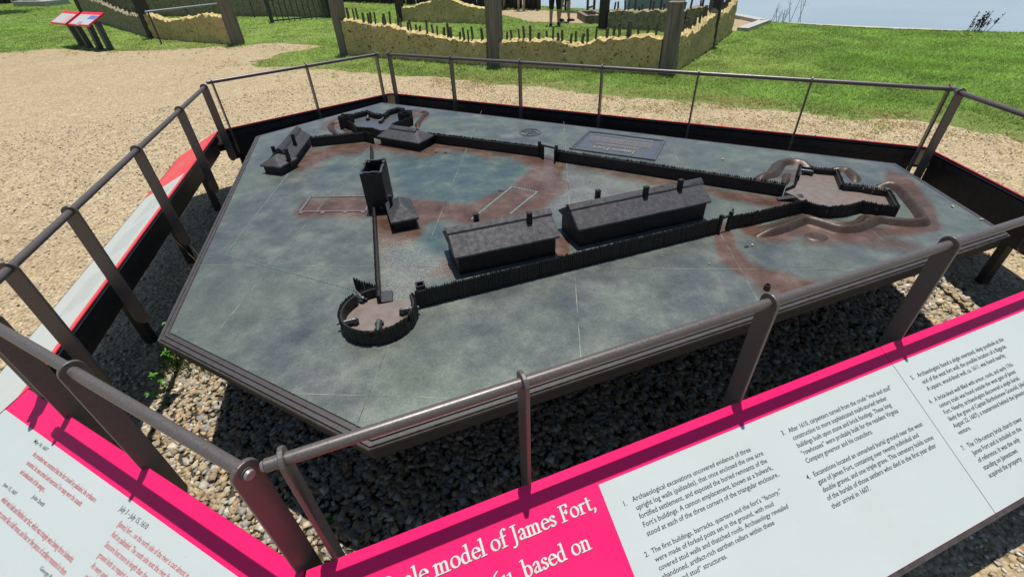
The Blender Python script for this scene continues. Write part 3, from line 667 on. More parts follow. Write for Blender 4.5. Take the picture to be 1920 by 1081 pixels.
# ---- near side: title and seven notes
th, fr, n, d, L = railing('near', 'railing whose pink panel carries the title and seven numbered notes, along the row houses',
                          None, [(532, 862), (980, 715), (1445, 568), (1785, 460), 2.72])
u_seam = fr.hit(1645, 642)[0]; u_pink, w_band = fr.hit(1122, 908)
for i, (ua, ub) in enumerate(((None, u_seam - .0011), (u_seam + .0011, None))):
    pan = panel_slab(fr, full_quad('near', L, ua, ub)).build('panel', M['pink'], th)
    wq = full_quad('near', L, u_pink if i == 0 else ua, ub, w_band, WSL - .001)
    if i == 1:
        full = full_quad('near', L, ua, ub); 
        wq[1] = (lerp_edge(L, tail('near', L)[1], w_band) - .01, w_band)
    sh = panel_slab(fr, wq, .0008, -.0009).build('printed_sheet', M['white'], pan)
    (p1 := pan) if i == 0 else (p2 := pan)
H_T = .0014
text_block(fr, ['Archaeological excavations uncovered evidence of three', 'upright log walls (palisades), that once enclosed the one acre', 'fortified settlement, and exposed the buried remnants of the', 'Fort\u2019s buildings. A cannon emplacement, known as a bulwark,', 'stood at each of the three corners of the triangular enclosure..'], (1187, 940), (1409, 846), (1213, 1005), M['ink'], p1, H_T, number=('1.', (1169, 949)))
text_block(fr, ['The first buildings, barracks, quarters and the fort\u2019s \u201cfactory,\u201d', 'were made of forked posts set in the ground, with mud', 'covered stud walls and thatched roofs. Archaeology revealed', 'abandoned, artifact-rich earthen cellars within these', '\u201cmud and stud\u201d structures.'], (1223, 1037), (1467, 926), (1249, 1102), M['ink'], p1, H_T, number=('2.', (1210, 1044)))
text_block(fr, ['After 1610, carpenters turned from the crude \u201cmud and stud\u201d', 'construction to more sophisticated multi-storied timber', 'buildings built upon stone and brick footings. These long', '\u201crowhouses\u201d were probably built for the resident Virginia', 'Company governor and his councilors.'], (1480, 811), (1673, 730), (1511, 869), M['ink'], p1, H_T, number=('3.', (1467, 816)))
text_block(fr, ['Excavations located an unmarked burial ground near the west', 'gate of James Fort, containing over twenty individual and', 'double graves, and one triple grave. This cemetery holds some', 'of the burials of those settlers who died in the first year after', 'their arrival in 1607.'], (1527, 893), (1731, 799), (1562, 953), M['ink'], p1, H_T, number=('4.', (1514, 899)))
text_block(fr, ['Archaeologists found a single oversized, deep posthole at the', 'end of the west fort wall, the possible location of a flagpole.', 'A square, wood-lined well, ca. 1611, was found nearby.'], (1722, 707), (1884, 640), (1739, 733), M['ink'], p2, H_T, number=('5.', (1710, 712)))
text_block(fr, ['A brick-lined well filled with armor, tools, and early 17th-', 'century trash was found outside the west gate of James', 'Fort. Nearby, archaeologists discovered a single burial,', 'likely the grave of Captain Bartholomew Gosnold, (died', 'August 22, 1607), a mastermind behind the Jamestown', 'venture.'], (1754, 752), (1902, 686), (1798, 815), M['ink'], p2, H_T, number=('6.', (1744, 756)))
text_block(fr, ['The 17th-century brick church tower', 'James Fort and is included on the', 'of reference. It was the only', 'standing on Jamestown', 'acquired the property'], (1816, 839), (1918, 789), (1856, 895), M['ink'], p2, H_T, number=('7.', (1805, 844)))
uF, wF = fr.hit(1057, 978); uo, wo_ = fr.hit(1110, 1027); uc, wc = fr.hit(1118, 958)
kt = (uc - fr.hit(812, 1080)[0]) / sum(GLYPH[c][0] + .05 for c in 'model of James Fort,')
def title(text, u_right, w, fit_from=None):
    wd = sum(GLYPH[c][0] + .05 for c in text) * kt
    nib_text(fr, text, u_right - wd + .0012, w + .0012, kt, M['letter_shadow'], p1, .0011, 'title_shadow', 1.22)
    nib_text(fr, text, u_right - wd, w, kt, M['letter_white'], p1, .0016, 'title_lettering', 1.18)
title('Scale model of James Fort,', uc + .006, wF); title('1607-1611, based on', uo + .002, wo_)
trim('near', fr, L, th)

# ---- short near-left side: quotations
th, fr, n, d, L = railing('nleft', 'short railing with pink edged panel of red script quotations, beside the round bulwark corner', None, [(455, 889), (140, 692), -1.80], ends='flush')
th_ = th
pan = panel_slab(fr, full_quad('nleft', L)).build('panel', M['pink'], th)
_, w_b = fr.hit(330, 970); w_b = .088
panel_slab(fr, full_quad('nleft', L, None, None, w_b, WSL - .001), .0008, -.0009).build('printed_sheet', M['white'], pan)
SH = .35
text_block(fr, ['May 14, 1607'], (63, 828), (88, 846), None, M['ink'], pan, H_T, SH, squeeze=1.0)
text_block(fr, ['the president was contented that the fort should be palisaded, the ordinance', 'mounted, his men armed and exercised. For many were the assaults', 'and ambuscades of the savages...'], (61, 853), (176, 943), (35, 884), M['ink_red'], pan, H_T, SH, squeeze=.92)
text_block(fr, ['John Smith'], (60, 932), (82, 950), None, M['ink'], pan, H_T, SH)
text_block(fr, ['June 15, 1607'], (6, 909), (30, 930), None, M['ink'], pan, H_T, SH)
text_block(fr, ['which was built and finished our fort, which was triangle wise having three bulwarks', 'at every corner like a half moon, and four or five pieces of artillery mounted in them'], (2, 938), (133, 1055), (-18, 952), M['ink_red'], pan, H_T, SH, squeeze=.92)
text_block(fr, ['George Percy'], (74, 1066), (104, 1090), None, M['ink'], pan, H_T, SH)
text_block(fr, ['July 3 \u2013 July 15, 1610'], (224, 955), (276, 992), None, M['ink'], pan, H_T, SH, squeeze=1.25)
text_block(fr, ['(James) fort ... on the north side of the river is cast almost in', 'And so palisaded. The south side next the river (howbeit', 'Sixscore foot more in length than the other two by reason the', 'ground doth so require) contains one hundred and forty yards', 'At every angle or corner where the lines meet', 'and'], (220, 984), (351, 1083), (152, 1078), M['ink_red'], pan, H_T, SH, squeeze=.95)
trim('nleft', fr, L, th)

# ---- long left side: seen very flat
def dash_rows(fr, u0, u1, w0, w1, rows, mat, parent, hgt=.0022, seed=0, name='lettering'):
    """rows of print too small to read: broken hairlines"""
    r = random.Random(seed); mb = MB()
    for i in range(rows):
        w = w0 + (w1 - w0) * i / max(1, rows - 1); u = u0; end = u1 - r.uniform(0, .25) * (u1 - u0) * (1 if i % 4 == 3 else .25)
        while u < end:
            l_ = min(r.uniform(.006, .022), end - u)
            if l_ < .003: break
            mb.add([fr.p(u, w - hgt / 2, .0014), fr.p(u + l_, w - hgt / 2, .0014), fr.p(u + l_, w + hgt / 2, .0014), fr.p(u, w + hgt / 2, .0014)], [(0, 1, 2, 3)]); u += l_ + r.uniform(.003, .006)
    o = link(name, mb.mesh(name), mat, parent); o['kind'] = 'stuff'; return o
th, fr, n, d, L = railing('left', 'long railing with red and white panel facing the gravel forecourt', None, [(375, 165), (337, 207), (262, 281), (135, 397), (0, 507), -1.49])
fr_l = fr
pan = panel_slab(fr, full_quad('left', L)).build('panel', M['red'], th)
uL = lambda px: fr.hit(*px)
# text runs from the far end (left for its reader) towards the camera
q0 = full_quad('left', L, None, None, .042, WSL - .001)
ud = .95
wq = [(ud, .042), q0[1], q0[2], (ud - .30, WSL - .001)]
panel_slab(fr, wq, .0008, -.0009).build('printed_sheet', M['white'], pan)
dash_rows(fr, .12, .55, .10, .42, 8, M['ink_pale'], pan, .010, 3)
for i, (a_, b_) in enumerate(((1.0, 1.42), (1.5, 1.95), (2.02, 2.45))):
    dash_rows(fr, a_, b_, .12, .34, 11, M['ink_grey'], pan, .0024, 10 + i)
trim('left', fr, L, th)

# ---- sides seen from behind
for k, lab, px in (('fleft', 'short railing with red edged panel beyond the cross shaped bulwark', [(399, 155), (571, 123), (711, 104)]),
                   ('far', 'longest railing with red edged panel, nearest the clay walled enclosure', [(730, 102), (843, 110), (973, 118), (1128, 128), (1310, 138), (1522, 152), (1779, 166)]),
                   ('right', 'short railing with red edged panel beside the bulwark with the winding earth bank', [(1804, 174), 2.19, 1.80])):
    th, fr, n, d, L = railing(k, lab, None, px)
    pan = panel_slab(fr, full_quad(k, L)).build('panel', M['red'], th)
    panel_slab(fr, full_quad(k, L, None, None, .09, WSL - .001), .0008, -.0009).build('printed_sheet', M['white'], pan)
    trim(k, fr, L, th)
bpy.data.objects.remove(_to); 

# ================================================================== THE BRONZE MODEL
MODEL = empty('fort_model', (.1, 2.5, 0), 0, 'bronze scale model of a triangular palisaded fort on a low hexagonal table', 'scale model')
Z = T
def tp(x, y, dz=0.0): return at2(x, y, Z + dz)
def line_px(*pts, dz=0.0): return [tp(*p, dz) for p in pts]
# ---- sheet
MOULD = [(.046, .0), (.046, -.006), (.038, -.006), (.038, -.003), (.026, -.003), (.026, -.010), (.018, -.010), (.018, -.007), (.008, -.007), (.008, -.016), (.0, -.014), (.0, -.024), (.03, -.024)]
TOP = offset_hex(TABLE, .046)
def project(P):
    """photo position of points on the sheet, used only to look up the drawn zones"""
    d = P - np.array(EYE); z = d @ np.array(FW); return np.c_[960 + F_PX * (d @ np.array(RT)) / z, 540.5 - F_PX * (d @ np.array(UP)) / z]
def table_sheet():
    cen = np.array(sum(TOP, Vector((0, 0))) / 6); B = []
    for i in range(6):
        a, b = np.array(TOP[i]), np.array(TOP[(i + 1) % 6]); k = int(np.linalg.norm(b - a) / .018); B.append(a + (b - a) * (np.arange(k) / k)[:, None])
    B = np.concatenate(B); nb = len(B); R = np.linspace(0, 1, 171)[1:]
    V2 = np.concatenate([cen[None]] + [cen + (B - cen) * r for r in R])
    P3 = np.c_[V2, np.full(len(V2), Z)]
    Q = project(P3); W_ = np.c_[(Q[:, 0]), (Q[:, 1])]
    wob = np.c_[vnoise(V2, 7, 1) - .5, vnoise(V2, 7, 2) - .5] * 13 + np.c_[vnoise(V2, 30, 4) - .5, vnoise(V2, 30, 5) - .5] * 5
    W_ = W_ + wob
    def zone(poly, soft): d = dist_poly(poly, W_); s = np.where(inside(poly, W_), d, -d); return np.clip(.5 + s / (2 * soft), 0, 1)
    def stroke(pl, wd, soft): return np.clip(.5 + (wd / 2 - dist_poly(pl, W_, False)) / (2 * soft), 0, 1)
    br = np.zeros(len(V2))
    for z_ in (zone([(812, 264), (1012, 292), (1052, 300), (1320, 348), (1478, 368), (1478, 398), (1335, 362), (1210, 340), (1060, 310), (1050, 332), (1075, 350), (1040, 372), (1010, 398), (950, 415), (880, 420), (830, 408), (785, 425), (712, 425), (700, 405), (760, 372), (800, 372), (840, 384), (890, 384), (940, 358), (985, 330), (1005, 310), (930, 292), (860, 285), (820, 288)], 7),
               zone([(575, 280), (690, 266), (700, 268), (812, 262), (826, 284), (780, 292), (700, 285), (640, 292), (605, 305), (565, 322), (548, 322)], 5),
               zone([(566, 372), (700, 366), (700, 404), (560, 408), (545, 402)], 9) * .9,
               zone([(700, 402), (780, 395), (800, 430), (770, 460), (716, 470)], 8),
               zone([(830, 490), (860, 472), (870, 515), (800, 520)], 9) * .8, zone([(1030, 440), (1065, 440), (1075, 480), (1035, 490)], 7),
               stroke([(1352, 438), (1362, 470), (1392, 503), (1440, 525), (1540, 548), (1590, 575)], 38, 9), zone([(1405, 528), (1450, 515), (1530, 548), (1470, 565), (1415, 548)], 12) * .9,
               stroke([(1400, 432), (1450, 440), (1520, 432), (1600, 440), (1700, 430), (1745, 420), (1735, 385), (1700, 345), (1670, 330)], 26, 8), zone([(1500, 428), (1560, 432), (1570, 455), (1500, 458)], 12) * .85,
               zone([(1600, 440), (1680, 445), (1740, 468), (1700, 478), (1620, 462)], 10) * .7, stroke([(612, 238), (640, 225), (655, 240), (690, 250)], 14, 5), stroke([(770, 212), (800, 212), (790, 225)], 12, 4),
               zone([(640, 650), (700, 662), (760, 640), (775, 625), (720, 655), (660, 645)], 8) * .5, zone([(1440, 335), (1490, 305), (1520, 305), (1500, 350)], 8) * .6):
        br = np.maximum(br, z_)
    co = np.zeros(len(V2))
    for z_ in (zone([(726, 300), (790, 292), (860, 286), (930, 292), (1000, 310), (985, 330), (935, 358), (885, 380), (840, 382), (800, 368), (760, 365), (740, 330)], 12), zone([(760, 440), (830, 420), (840, 470), (800, 500), (745, 500), (740, 460)], 14), zone([(610, 290), (690, 272), (692, 330), (600, 340)], 16) * .6):
        co = np.maximum(co, z_)
    sp = np.zeros(len(V2))
    for z_ in (zone([(710, 440), (770, 440), (800, 470), (850, 510), (790, 540), (780, 575), (712, 575)], 14), zone([(1062, 318), (1110, 320), (1240, 345), (1310, 368), (1180, 372), (1070, 395), (1020, 400), (1050, 350)], 14) * .75, zone([(1010, 310), (1045, 320), (1030, 350), (990, 330)], 10) * .5):
        sp = np.maximum(sp, z_)
    idx = np.arange(1, 1 + len(R) * nb).reshape(len(R), nb); nx_ = np.roll(idx, -1, 1)
    quads = np.stack([idx[:-1], nx_[:-1], nx_[1:], idx[1:]], -1).reshape(-1, 4); fan = np.stack([np.zeros(nb, int), idx[0], nx_[0], nx_[0]], -1)
    tri = np.concatenate([quads[:, [0, 1, 2]], quads[:, [0, 2, 3]], fan[:, :3]]); 
    # face up
    a, b, c = P3[tri[0, 0]], P3[tri[0, 1]], P3[tri[0, 2]]
    if np.cross(b - a, c - a)[2] < 0: tri = tri[:, ::-1]
    o = np_mesh('table_top', P3, tri, M['table'], np.c_[br, co, sp], 'zones', MODEL); return o
table_sheet()
def sweep_hex(prof, name, mat):
    rings = [[(p.x, p.y, Z + z) for p in offset_hex(TABLE, o_)] for o_, z in prof]; mb = MB(); mb.v = [v for r in rings for v in r]
    for i in range(len(prof) - 1):
        for k in range(6): mb.f.append((i * 6 + k, i * 6 + (k + 1) % 6, (i + 1) * 6 + (k + 1) % 6, (i + 1) * 6 + k))
    return mb.build(name, mat, MODEL)
sweep_hex(MOULD, 'edge_moulding', M['moulding'])
sweep_hex([(.03, -.0245), (.014, -.0245), (.014, -.085), (.03, -.085)], 'fascia', M['under'])
ped = offset_hex(TABLE, .05); MB().prism(ped, Z - .080, Z - .030).build('underside', M['under'], MODEL)
MB().prism(offset_hex(TABLE, .5), .0, Z - .081).build('light_blocking_pedestal', M['under'], MODEL)  # hidden support, widened to block far light from reaching under the table

# ---- seams between the cast sheets
SEAMS = [((404, 626), (560, 443), (694, 274)), ((668, 799), (783, 513), (862, 311), (903, 208)), ((1090, 684), (1080, 505), (1067, 372), (1057, 228)), ((1435, 588), (1388, 503), (1345, 428)), ((1280, 313), (1244, 255)), ((1655, 450), (1636, 433)), ((1489, 299), (1477, 283)),
         ((372, 497), (990, 501), (1612, 506)), ((548, 737), (700, 742), (868, 747)), ((424, 366), (560, 365)), ((855, 362), (1100, 364)), ((572, 281), (690, 278), (880, 277))]
for s in SEAMS:
    p = [tp(*q) for q in s]; a, b = p[0], p[-1]
    MB().bar((a.x, a.y, Z + .0002), (b.x, b.y, Z + .0002), .0026, .0010).build('seam', M['seam'], MODEL)

# ---- palisades
def palisade(line, h, name='palisade', pitch=.0096, inner=None, jag=.045, closed=False, backing=True, w=.0090, notch=(), h2=None):
    """upright stakes standing side by side, a walk-ledge behind them"""
    mb = MB(); r = random.Random(len(line) * 31 + int(h * 1e4)); pts = [Vector((p[0], p[1])) for p in line] + ([Vector((line[0][0], line[0][1]))] if closed else []); acc = 0.0; k = 0
    for a, b in zip(pts[:-1], pts[1:]):
        L_ = (b - a).length
        if L_ < 1e-4: continue
        d_ = (b - a) / L_; nn = Vector((-d_.y, d_.x)); m = max(1, round(L_ / pitch))
        for i in range(m):
            c = a + d_ * ((i + .5) * L_ / m); hh = (h if h2 is None else h + (h2 - h) * i / m) * (1 + r.uniform(-jag, jag)); s_ = acc + (i + .5) * L_ / m
            if any(n0 <= s_ <= n1 for n0, n1 in notch): hh = h * .62
            ww, tt = w * r.uniform(.40, .50), .0042 * r.uniform(.85, 1.15); off = nn * r.uniform(-.0009, .0009); ln = d_ * r.uniform(-.0012, .0012)
            base = [c + off + d_ * sx * ww + nn * sy * tt for sx, sy in ((-1, -1), (1, -1), (1, 1), (-1, 1))]
            vs_ = [(q.x, q.y, Z - .002) for q in base] + [(q.x + ln.x, q.y + ln.y, Z + hh - min(.011, hh * .5)) for q in base]; ap = c + off + ln * 1.5; vs_.append((ap.x, ap.y, Z + hh))
            mb.add(vs_, [(0, 1, 5, 4), (1, 2, 6, 5), (2, 3, 7, 6), (3, 0, 4, 7), (4, 5, 8), (5, 6, 8), (6, 7, 8), (7, 4, 8)])
        acc += L_
    o = mb.build(name, M['palisade'], MODEL); o['kind'] = 'stuff'
    if backing and inner is not None:
        g = MB()
        for a, b in zip(pts[:-1], pts[1:]):
            nn = (b - a).normalized(); nn = Vector((-nn.y, nn.x)) * inner * .0075
            g.bar((a.x + nn.x, a.y + nn.y, Z + h * .42 - .001), (b.x + nn.x, b.y + nn.y, Z + h * .42 - .001), .009, h * .84)
        g.build('ledge', M['wall_bronze'], o)
    return o
PH = .088
W1 = line_px((783, 577), (973, 538), (1280, 452), (1345, 436)); W1 = [W1[0], W1[-1]]
palisade([W1[0], W1[1]], .092, inner=1)
W1b = [Vector((1.117, 2.045)), Vector((1.241, 2.075)), Vector((1.578, 2.188))]
palisade(W1b, .080)
W2a = [Vector((-.60, 3.585)), Vector((.236, 3.178))]; palisade(W2a, .080, inner=-1)
W2b = [Vector((.345, 3.085)), Vector((1.573, 2.392))]; palisade(W2b, .084, inner=-1)
W3 = [Vector((-.566, 1.535)), Vector((-.770, 2.385))]; palisade(W3, .062, inner=-1)
palisade([Vector((-.84, 2.66)), Vector((-1.005, 3.40))], .062, inner=-1)
W4 = [Vector((-1.52, 3.60)), Vector((-1.119, 3.672))]; palisade(W4, .082, inner=-1)
# gates: taller posts with a lintel
def gate(a, b, h):
    d_ = (b - a).normalized(); g = MB()
    o = None
    for p in (a, b):
        q = MB().box((p.x, p.y, Z + h / 2), (.016, .016, h), math.atan2(d_.y, d_.x)).build('gate_post', M['palisade'], MODEL); o = o or q
    k = MB(); k.bar((a.x, a.y, Z + h * .80), (b.x, b.y, Z + h * .80), .010, .010); k.build('lintel', M['palisade'], o); return o
gate(W1[1], W1b[0], .10); gate(W2a[1], W2b[0], .105)
for a_, b_ in ((Vector((.236, 3.178)), Vector((.262, 3.118))), (Vector((.345, 3.085)), Vector((.326, 3.030)))): palisade([a_, b_], .098)
palisade([Vector((1.117, 2.045)), Vector((1.15, 2.10))], .092)
palisade([Vector((-1.119, 3.672)), Vector((-1.03, 3.60))], .086)

# ---- round bulwark
RC, RR = Vector((-.541, 1.443)), .150
ringpts = [RC + Vector((math.cos(math.radians(t)), math.sin(math.radians(t)))) * RR for t in range(142, 396, 6)]
def ring_notch(px): p = tp(*px); return (p - RC).angle_signed(Vector((1, 0)))
palisade(ringpts, .076, inner=1, notch=((.335, .352), (.20, .214), (.49, .504)))
palisade([RC + Vector((math.cos(math.radians(t)), math.sin(math.radians(t)))) * (RR + .006) for t in range(100, 136, 6)], .066, inner=1)
palisade([Vector((-.683, 1.625)), Vector((-.588, 1.640))], .088, jag=.05, h2=.03)
fl = [RC + Vector((math.cos(math.radians(t)), math.sin(math.radians(t)))) * (RR - .006) for t in range(104, 396, 8)] + [Vector((-.44, 1.56)), Vector((-.555, 1.53))]
MB().prism(fl, Z - .001, Z + .012).build('bulwark_floor', M['floor_bronze'], MODEL)
MB().prism([tp(714, 572), tp(737, 569), tp(737, 549), tp(716, 551)], Z - .001, Z + .016).build('loading_ramp', M['roof_bronze'], MODEL)

# ---- cannon
def cannon(p, ang, zb, s=1.0):
    ca, sa = math.cos(ang), math.sin(ang); L = lambda x, y, z: (p.x + (x * ca - y * sa) * s, p.y + (x * sa + y * ca) * s, zb + z * s)
    c = MB().tube([L(-.030, 0, .019), (L(-.026, 0, .019)), L(-.02, 0, .019), L(.02, 0, .0195), L(.036, 0, .020), L(.040, 0, .020)], [.003 * s, .0062 * s, .0075 * s, .0056 * s, .0048 * s, .0058 * s], 12).build('cannon', M['cannon'], MODEL, 40)
    g = MB()
    for y in (-.008, .008): g.bar(L(-.032, y, .007), L(.018, y, .012), .004 * s, .012 * s)
    g.bar(L(-.02, -.010, .006), L(-.02, .010, .006), .006 * s, .006 * s); g.bar(L(.012, -.010, .008), L(.012, .010, .008), .006 * s, .006 * s); g.build('carriage', M['palisade'], c)
    for x in (-.02, .012):
        for y in (-.0125, .0125): MB().tube([L(x, y - .002, .0065), L(x, y + .002, .0065)], .0065 * s, 12).build('wheel', M['palisade'], c, 40)
    return c
o8 = lambda x, y: (600 + x / 5.406, 480 + y / 5.406)
o7 = lambda x, y: (1320 + x / 4.364, 280 + y / 4.364)
o2 = lambda x, y: (360 + x / 4.8, 100 + y / 4.8)
for px in (o8(430, 450), o8(335, 690), o8(605, 715), o8(870, 580)):
    p = tp(*px, dz=.012); dr = (p - RC); cannon(p + dr.normalized() * .012, math.atan2(dr.y, dr.x), Z + .012, 1.15)

# ---- bulwark with the winding earth bank
CP = [(1.578, 2.188), (1.618, 2.142), (1.671, 2.115), (1.768, 2.124), (1.87, 2.16), (1.936, 2.112), (2.002, 2.082), (2.085, 2.278), (2.021, 2.310), (1.977, 2.348), (1.894, 2.378), (1.98, 2.578), (1.894, 2.61), (1.800, 2.668), (1.715, 2.525)]
CPv = [Vector(p) for p in CP]
palisade(CPv, .074, inner=1, notch=((.105, .125), (.38, .40), (1.28, 1.31)))
palisade([Vector((1.715, 2.525)), Vector((1.66, 2.44)), Vector((1.585, 2.395))], .050)
cenC = sum(CPv, Vector((0, 0))) / len(CPv)
flC = [p + (cenC - p).normalized() * .010 for p in CPv] + [Vector((1.66, 2.43)), Vector((1.575, 2.38)), Vector((1.60, 2.33)), Vector((1.61, 2.25))]
tris = ear(flC); mbf = MB(); nfl = len(flC); zf = Z + .030
mbf.add([(p.x, p.y, zf) for p in flC] + [(p.x, p.y, Z - .001) for p in flC], [tuple(t) for t in tris] + [(i, (i + 1) % nfl, nfl + (i + 1) % nfl, nfl + i) for i in range(nfl)])
mbf.build('bulwark_floor', M['floor_bronze'], MODEL)
g = MB()
a, b = at(*o7(600, 405), Z + .006), at(*o7(808, 380), zf + .002); g.bar(a, b, .036, .006); ra = g.build('ramp', M['roof_bronze'], MODEL)
k = MB()
for i in range(14):
    q = a.lerp(b, (i + .5) / 14); d_ = (b - a).normalized(); nn = Vector((-d_.y, d_.x, 0)).normalized() * .018; k.bar(q - nn + Vector((0, 0, .004)), q + nn + Vector((0, 0, .004)), .003, .003)
k.build('tread', M['moulding'], ra)['kind'] = 'stuff'
cannon(tp(*o7(830, 205), dz=.03), math.radians(150), zf, 1.2); cannon(tp(*o7(1292, 335), dz=.03), math.radians(55), zf, 1.2)

# ---- earth banks: half buried swells
def earthwork(pts, w, h, name='earth_bank', sm=4):
    P = [Vector(p) for p in pts]; out = []
    for i in range(len(P) - 1):                            # Catmull-Rom
        p0, p1, p2, p3 = P[max(i - 1, 0)], P[i], P[i + 1], P[min(i + 2, len(P) - 1)]
        for k_ in range(6):
            t = k_ / 6; out.append(.5 * ((2 * p1) + (p2 - p0) * t + (2 * p0 - 5 * p1 + 4 * p2 - p3) * t * t + (3 * p1 - p0 - 3 * p2 + p3) * t ** 3))
    out.append(P[-1]); n_ = len(out); S = 9; mb = MB(); vs_ = []
    for i, p in enumerate(out):
        d_ = (out[min(i + 1, n_ - 1)] - out[max(i - 1, 0)]).normalized(); nn = Vector((-d_.y, d_.x)); e = min(1, i / 5 + .12, (n_ - 1 - i) / 5 + .12)
        for k_ in range(S):
            u = -1 + 2 * k_ / (S - 1); q = p + nn * (u * w / 2 * (.5 + .5 * e)); vs_.append((q.x, q.y, Z - .0015 + h * e * math.cos(u * math.pi / 2) ** 1.3))
    mb.add(vs_, [(i * S + k_, i * S + k_ + 1, (i + 1) * S + k_ + 1, (i + 1) * S + k_) for i in range(n_ - 1) for k_ in range(S - 1)])
    return mb.build(name, M['berm_bronze'], MODEL, 60)
earthwork([(1.227, 1.962), (1.35, 2.0), (1.476, 2.062), (1.545, 2.092), (1.60, 2.05), (1.652, 1.99), (1.729, 1.985), (1.814, 2.020), (1.895, 2.058), (1.965, 2.034), (2.038, 2.015), (2.106, 2.022), (2.137, 2.072), (2.174, 2.166), (2.208, 2.267), (2.244, 2.374), (2.24, 2.449), (2.17, 2.47)], .066, .034)
earthwork([(1.26, 2.03), (1.42, 2.09), (1.56, 2.145), (1.63, 2.095), (1.72, 2.05), (1.80, 2.065), (1.88, 2.115), (1.96, 2.07)], .04, .012)
earthwork([(1.528, 2.607), (1.6, 2.665), (1.656, 2.687), (1.731, 2.778), (1.785, 2.846), (1.861, 2.869), (1.917, 2.84), (1.95, 2.76)], .085, .030)
earthwork([(1.63, 2.50), (1.70, 2.60), (1.735, 2.66), (1.775, 2.70)], .05, .016)
earthwork([(2.03, 2.72), (2.10, 2.716), (2.134, 2.691), (2.124, 2.616), (2.085, 2.529)], .08, .024)
earthwork([(2.03, 2.49), (2.10, 2.46), (2.16, 2.42), (2.20, 2.37)], .05, .012)
earthwork([(-1.376, 3.865), (-1.44, 3.93), (-1.503, 4.048), (-1.525, 4.15), (-1.458, 4.219), (-1.40, 4.24)], .06, .024); earthwork([(-1.30, 3.90), (-1.36, 3.98), (-1.36, 4.02)], .05, .014)
earthwork([(-.841, 4.401), (-.755, 4.41), (-.715, 4.36), (-.742, 4.223), (-.752, 4.06), (-.74, 3.95)], .055, .022)
mg = MB(); c_ = Vector((1.514, 1.933)); S = 28
for rr_, hh_ in ((.055, -.001), (.045, .004), (.036, .0045), (.030, .003), (.012, .003)):
    mg.v += [(c_.x + rr_ * math.cos(2 * math.pi * q / S), c_.y + rr_ * .8 * math.sin(2 * math.pi * q / S), Z + hh_) for q in range(S)]
mg.f = [(i * S + q, i * S + (q + 1) % S, (i + 1) * S + (q + 1) % S, (i + 1) * S + q) for i in range(4) for q in range(S)] + [tuple(range(4 * S, 5 * S))]
mg.build('mound', M['berm_bronze'], MODEL, 60)

# ---- cross-shaped bulwark
BP = [Vector(p) for p in ((-1.203, 3.803), (-1.30, 3.97), (-1.39, 4.06), (-1.345, 4.19), (-1.235, 4.29), (-1.14, 4.185), (-1.055, 4.14), (-1.03, 4.27), (-.965, 4.34), (-.90, 4.31), (-.915, 4.17), (-.83, 4.22), (-.79, 4.03), (-.93, 3.86))]
palisade(BP, .078, inner=-1)
palisade([Vector((-1.203, 3.803)), Vector((-1.08, 3.77)), Vector((-1.0, 3.70))], .080)
palisade([Vector((-.93, 3.86)), Vector((-.80, 3.68)), Vector((-.62, 3.594))], .075)
tb = ear(BP); m1 = MB(); nb_ = len(BP); m1.add([(p.x, p.y, Z + .028) for p in BP] + [(p.x, p.y, Z - .001) for p in BP], [tuple(t) for t in tb] + [(i, (i + 1) % nb_, nb_ + (i + 1) % nb_, nb_ + i) for i in range(nb_)]); m1.build('bulwark_floor', M['plaque'], MODEL)
for px, c2, hh in (((655, 228), (-1.36, 4.06), .105), ((757, 208), (-.86, 4.10), .105)):
    c2 = Vector(c2); sq = [c2 + Vector(v) for v in ((-.05, -.045), (.04, -.06), (.055, .035), (-.03, .05), (-.05, -.045))]; palisade(sq, hh, inner=1)
for p, a_ in ((Vector((-1.20, 4.16)), 100), (Vector((-1.06, 4.06)), 80)): cannon(p, math.radians(a_), Z + .028, 1.2)

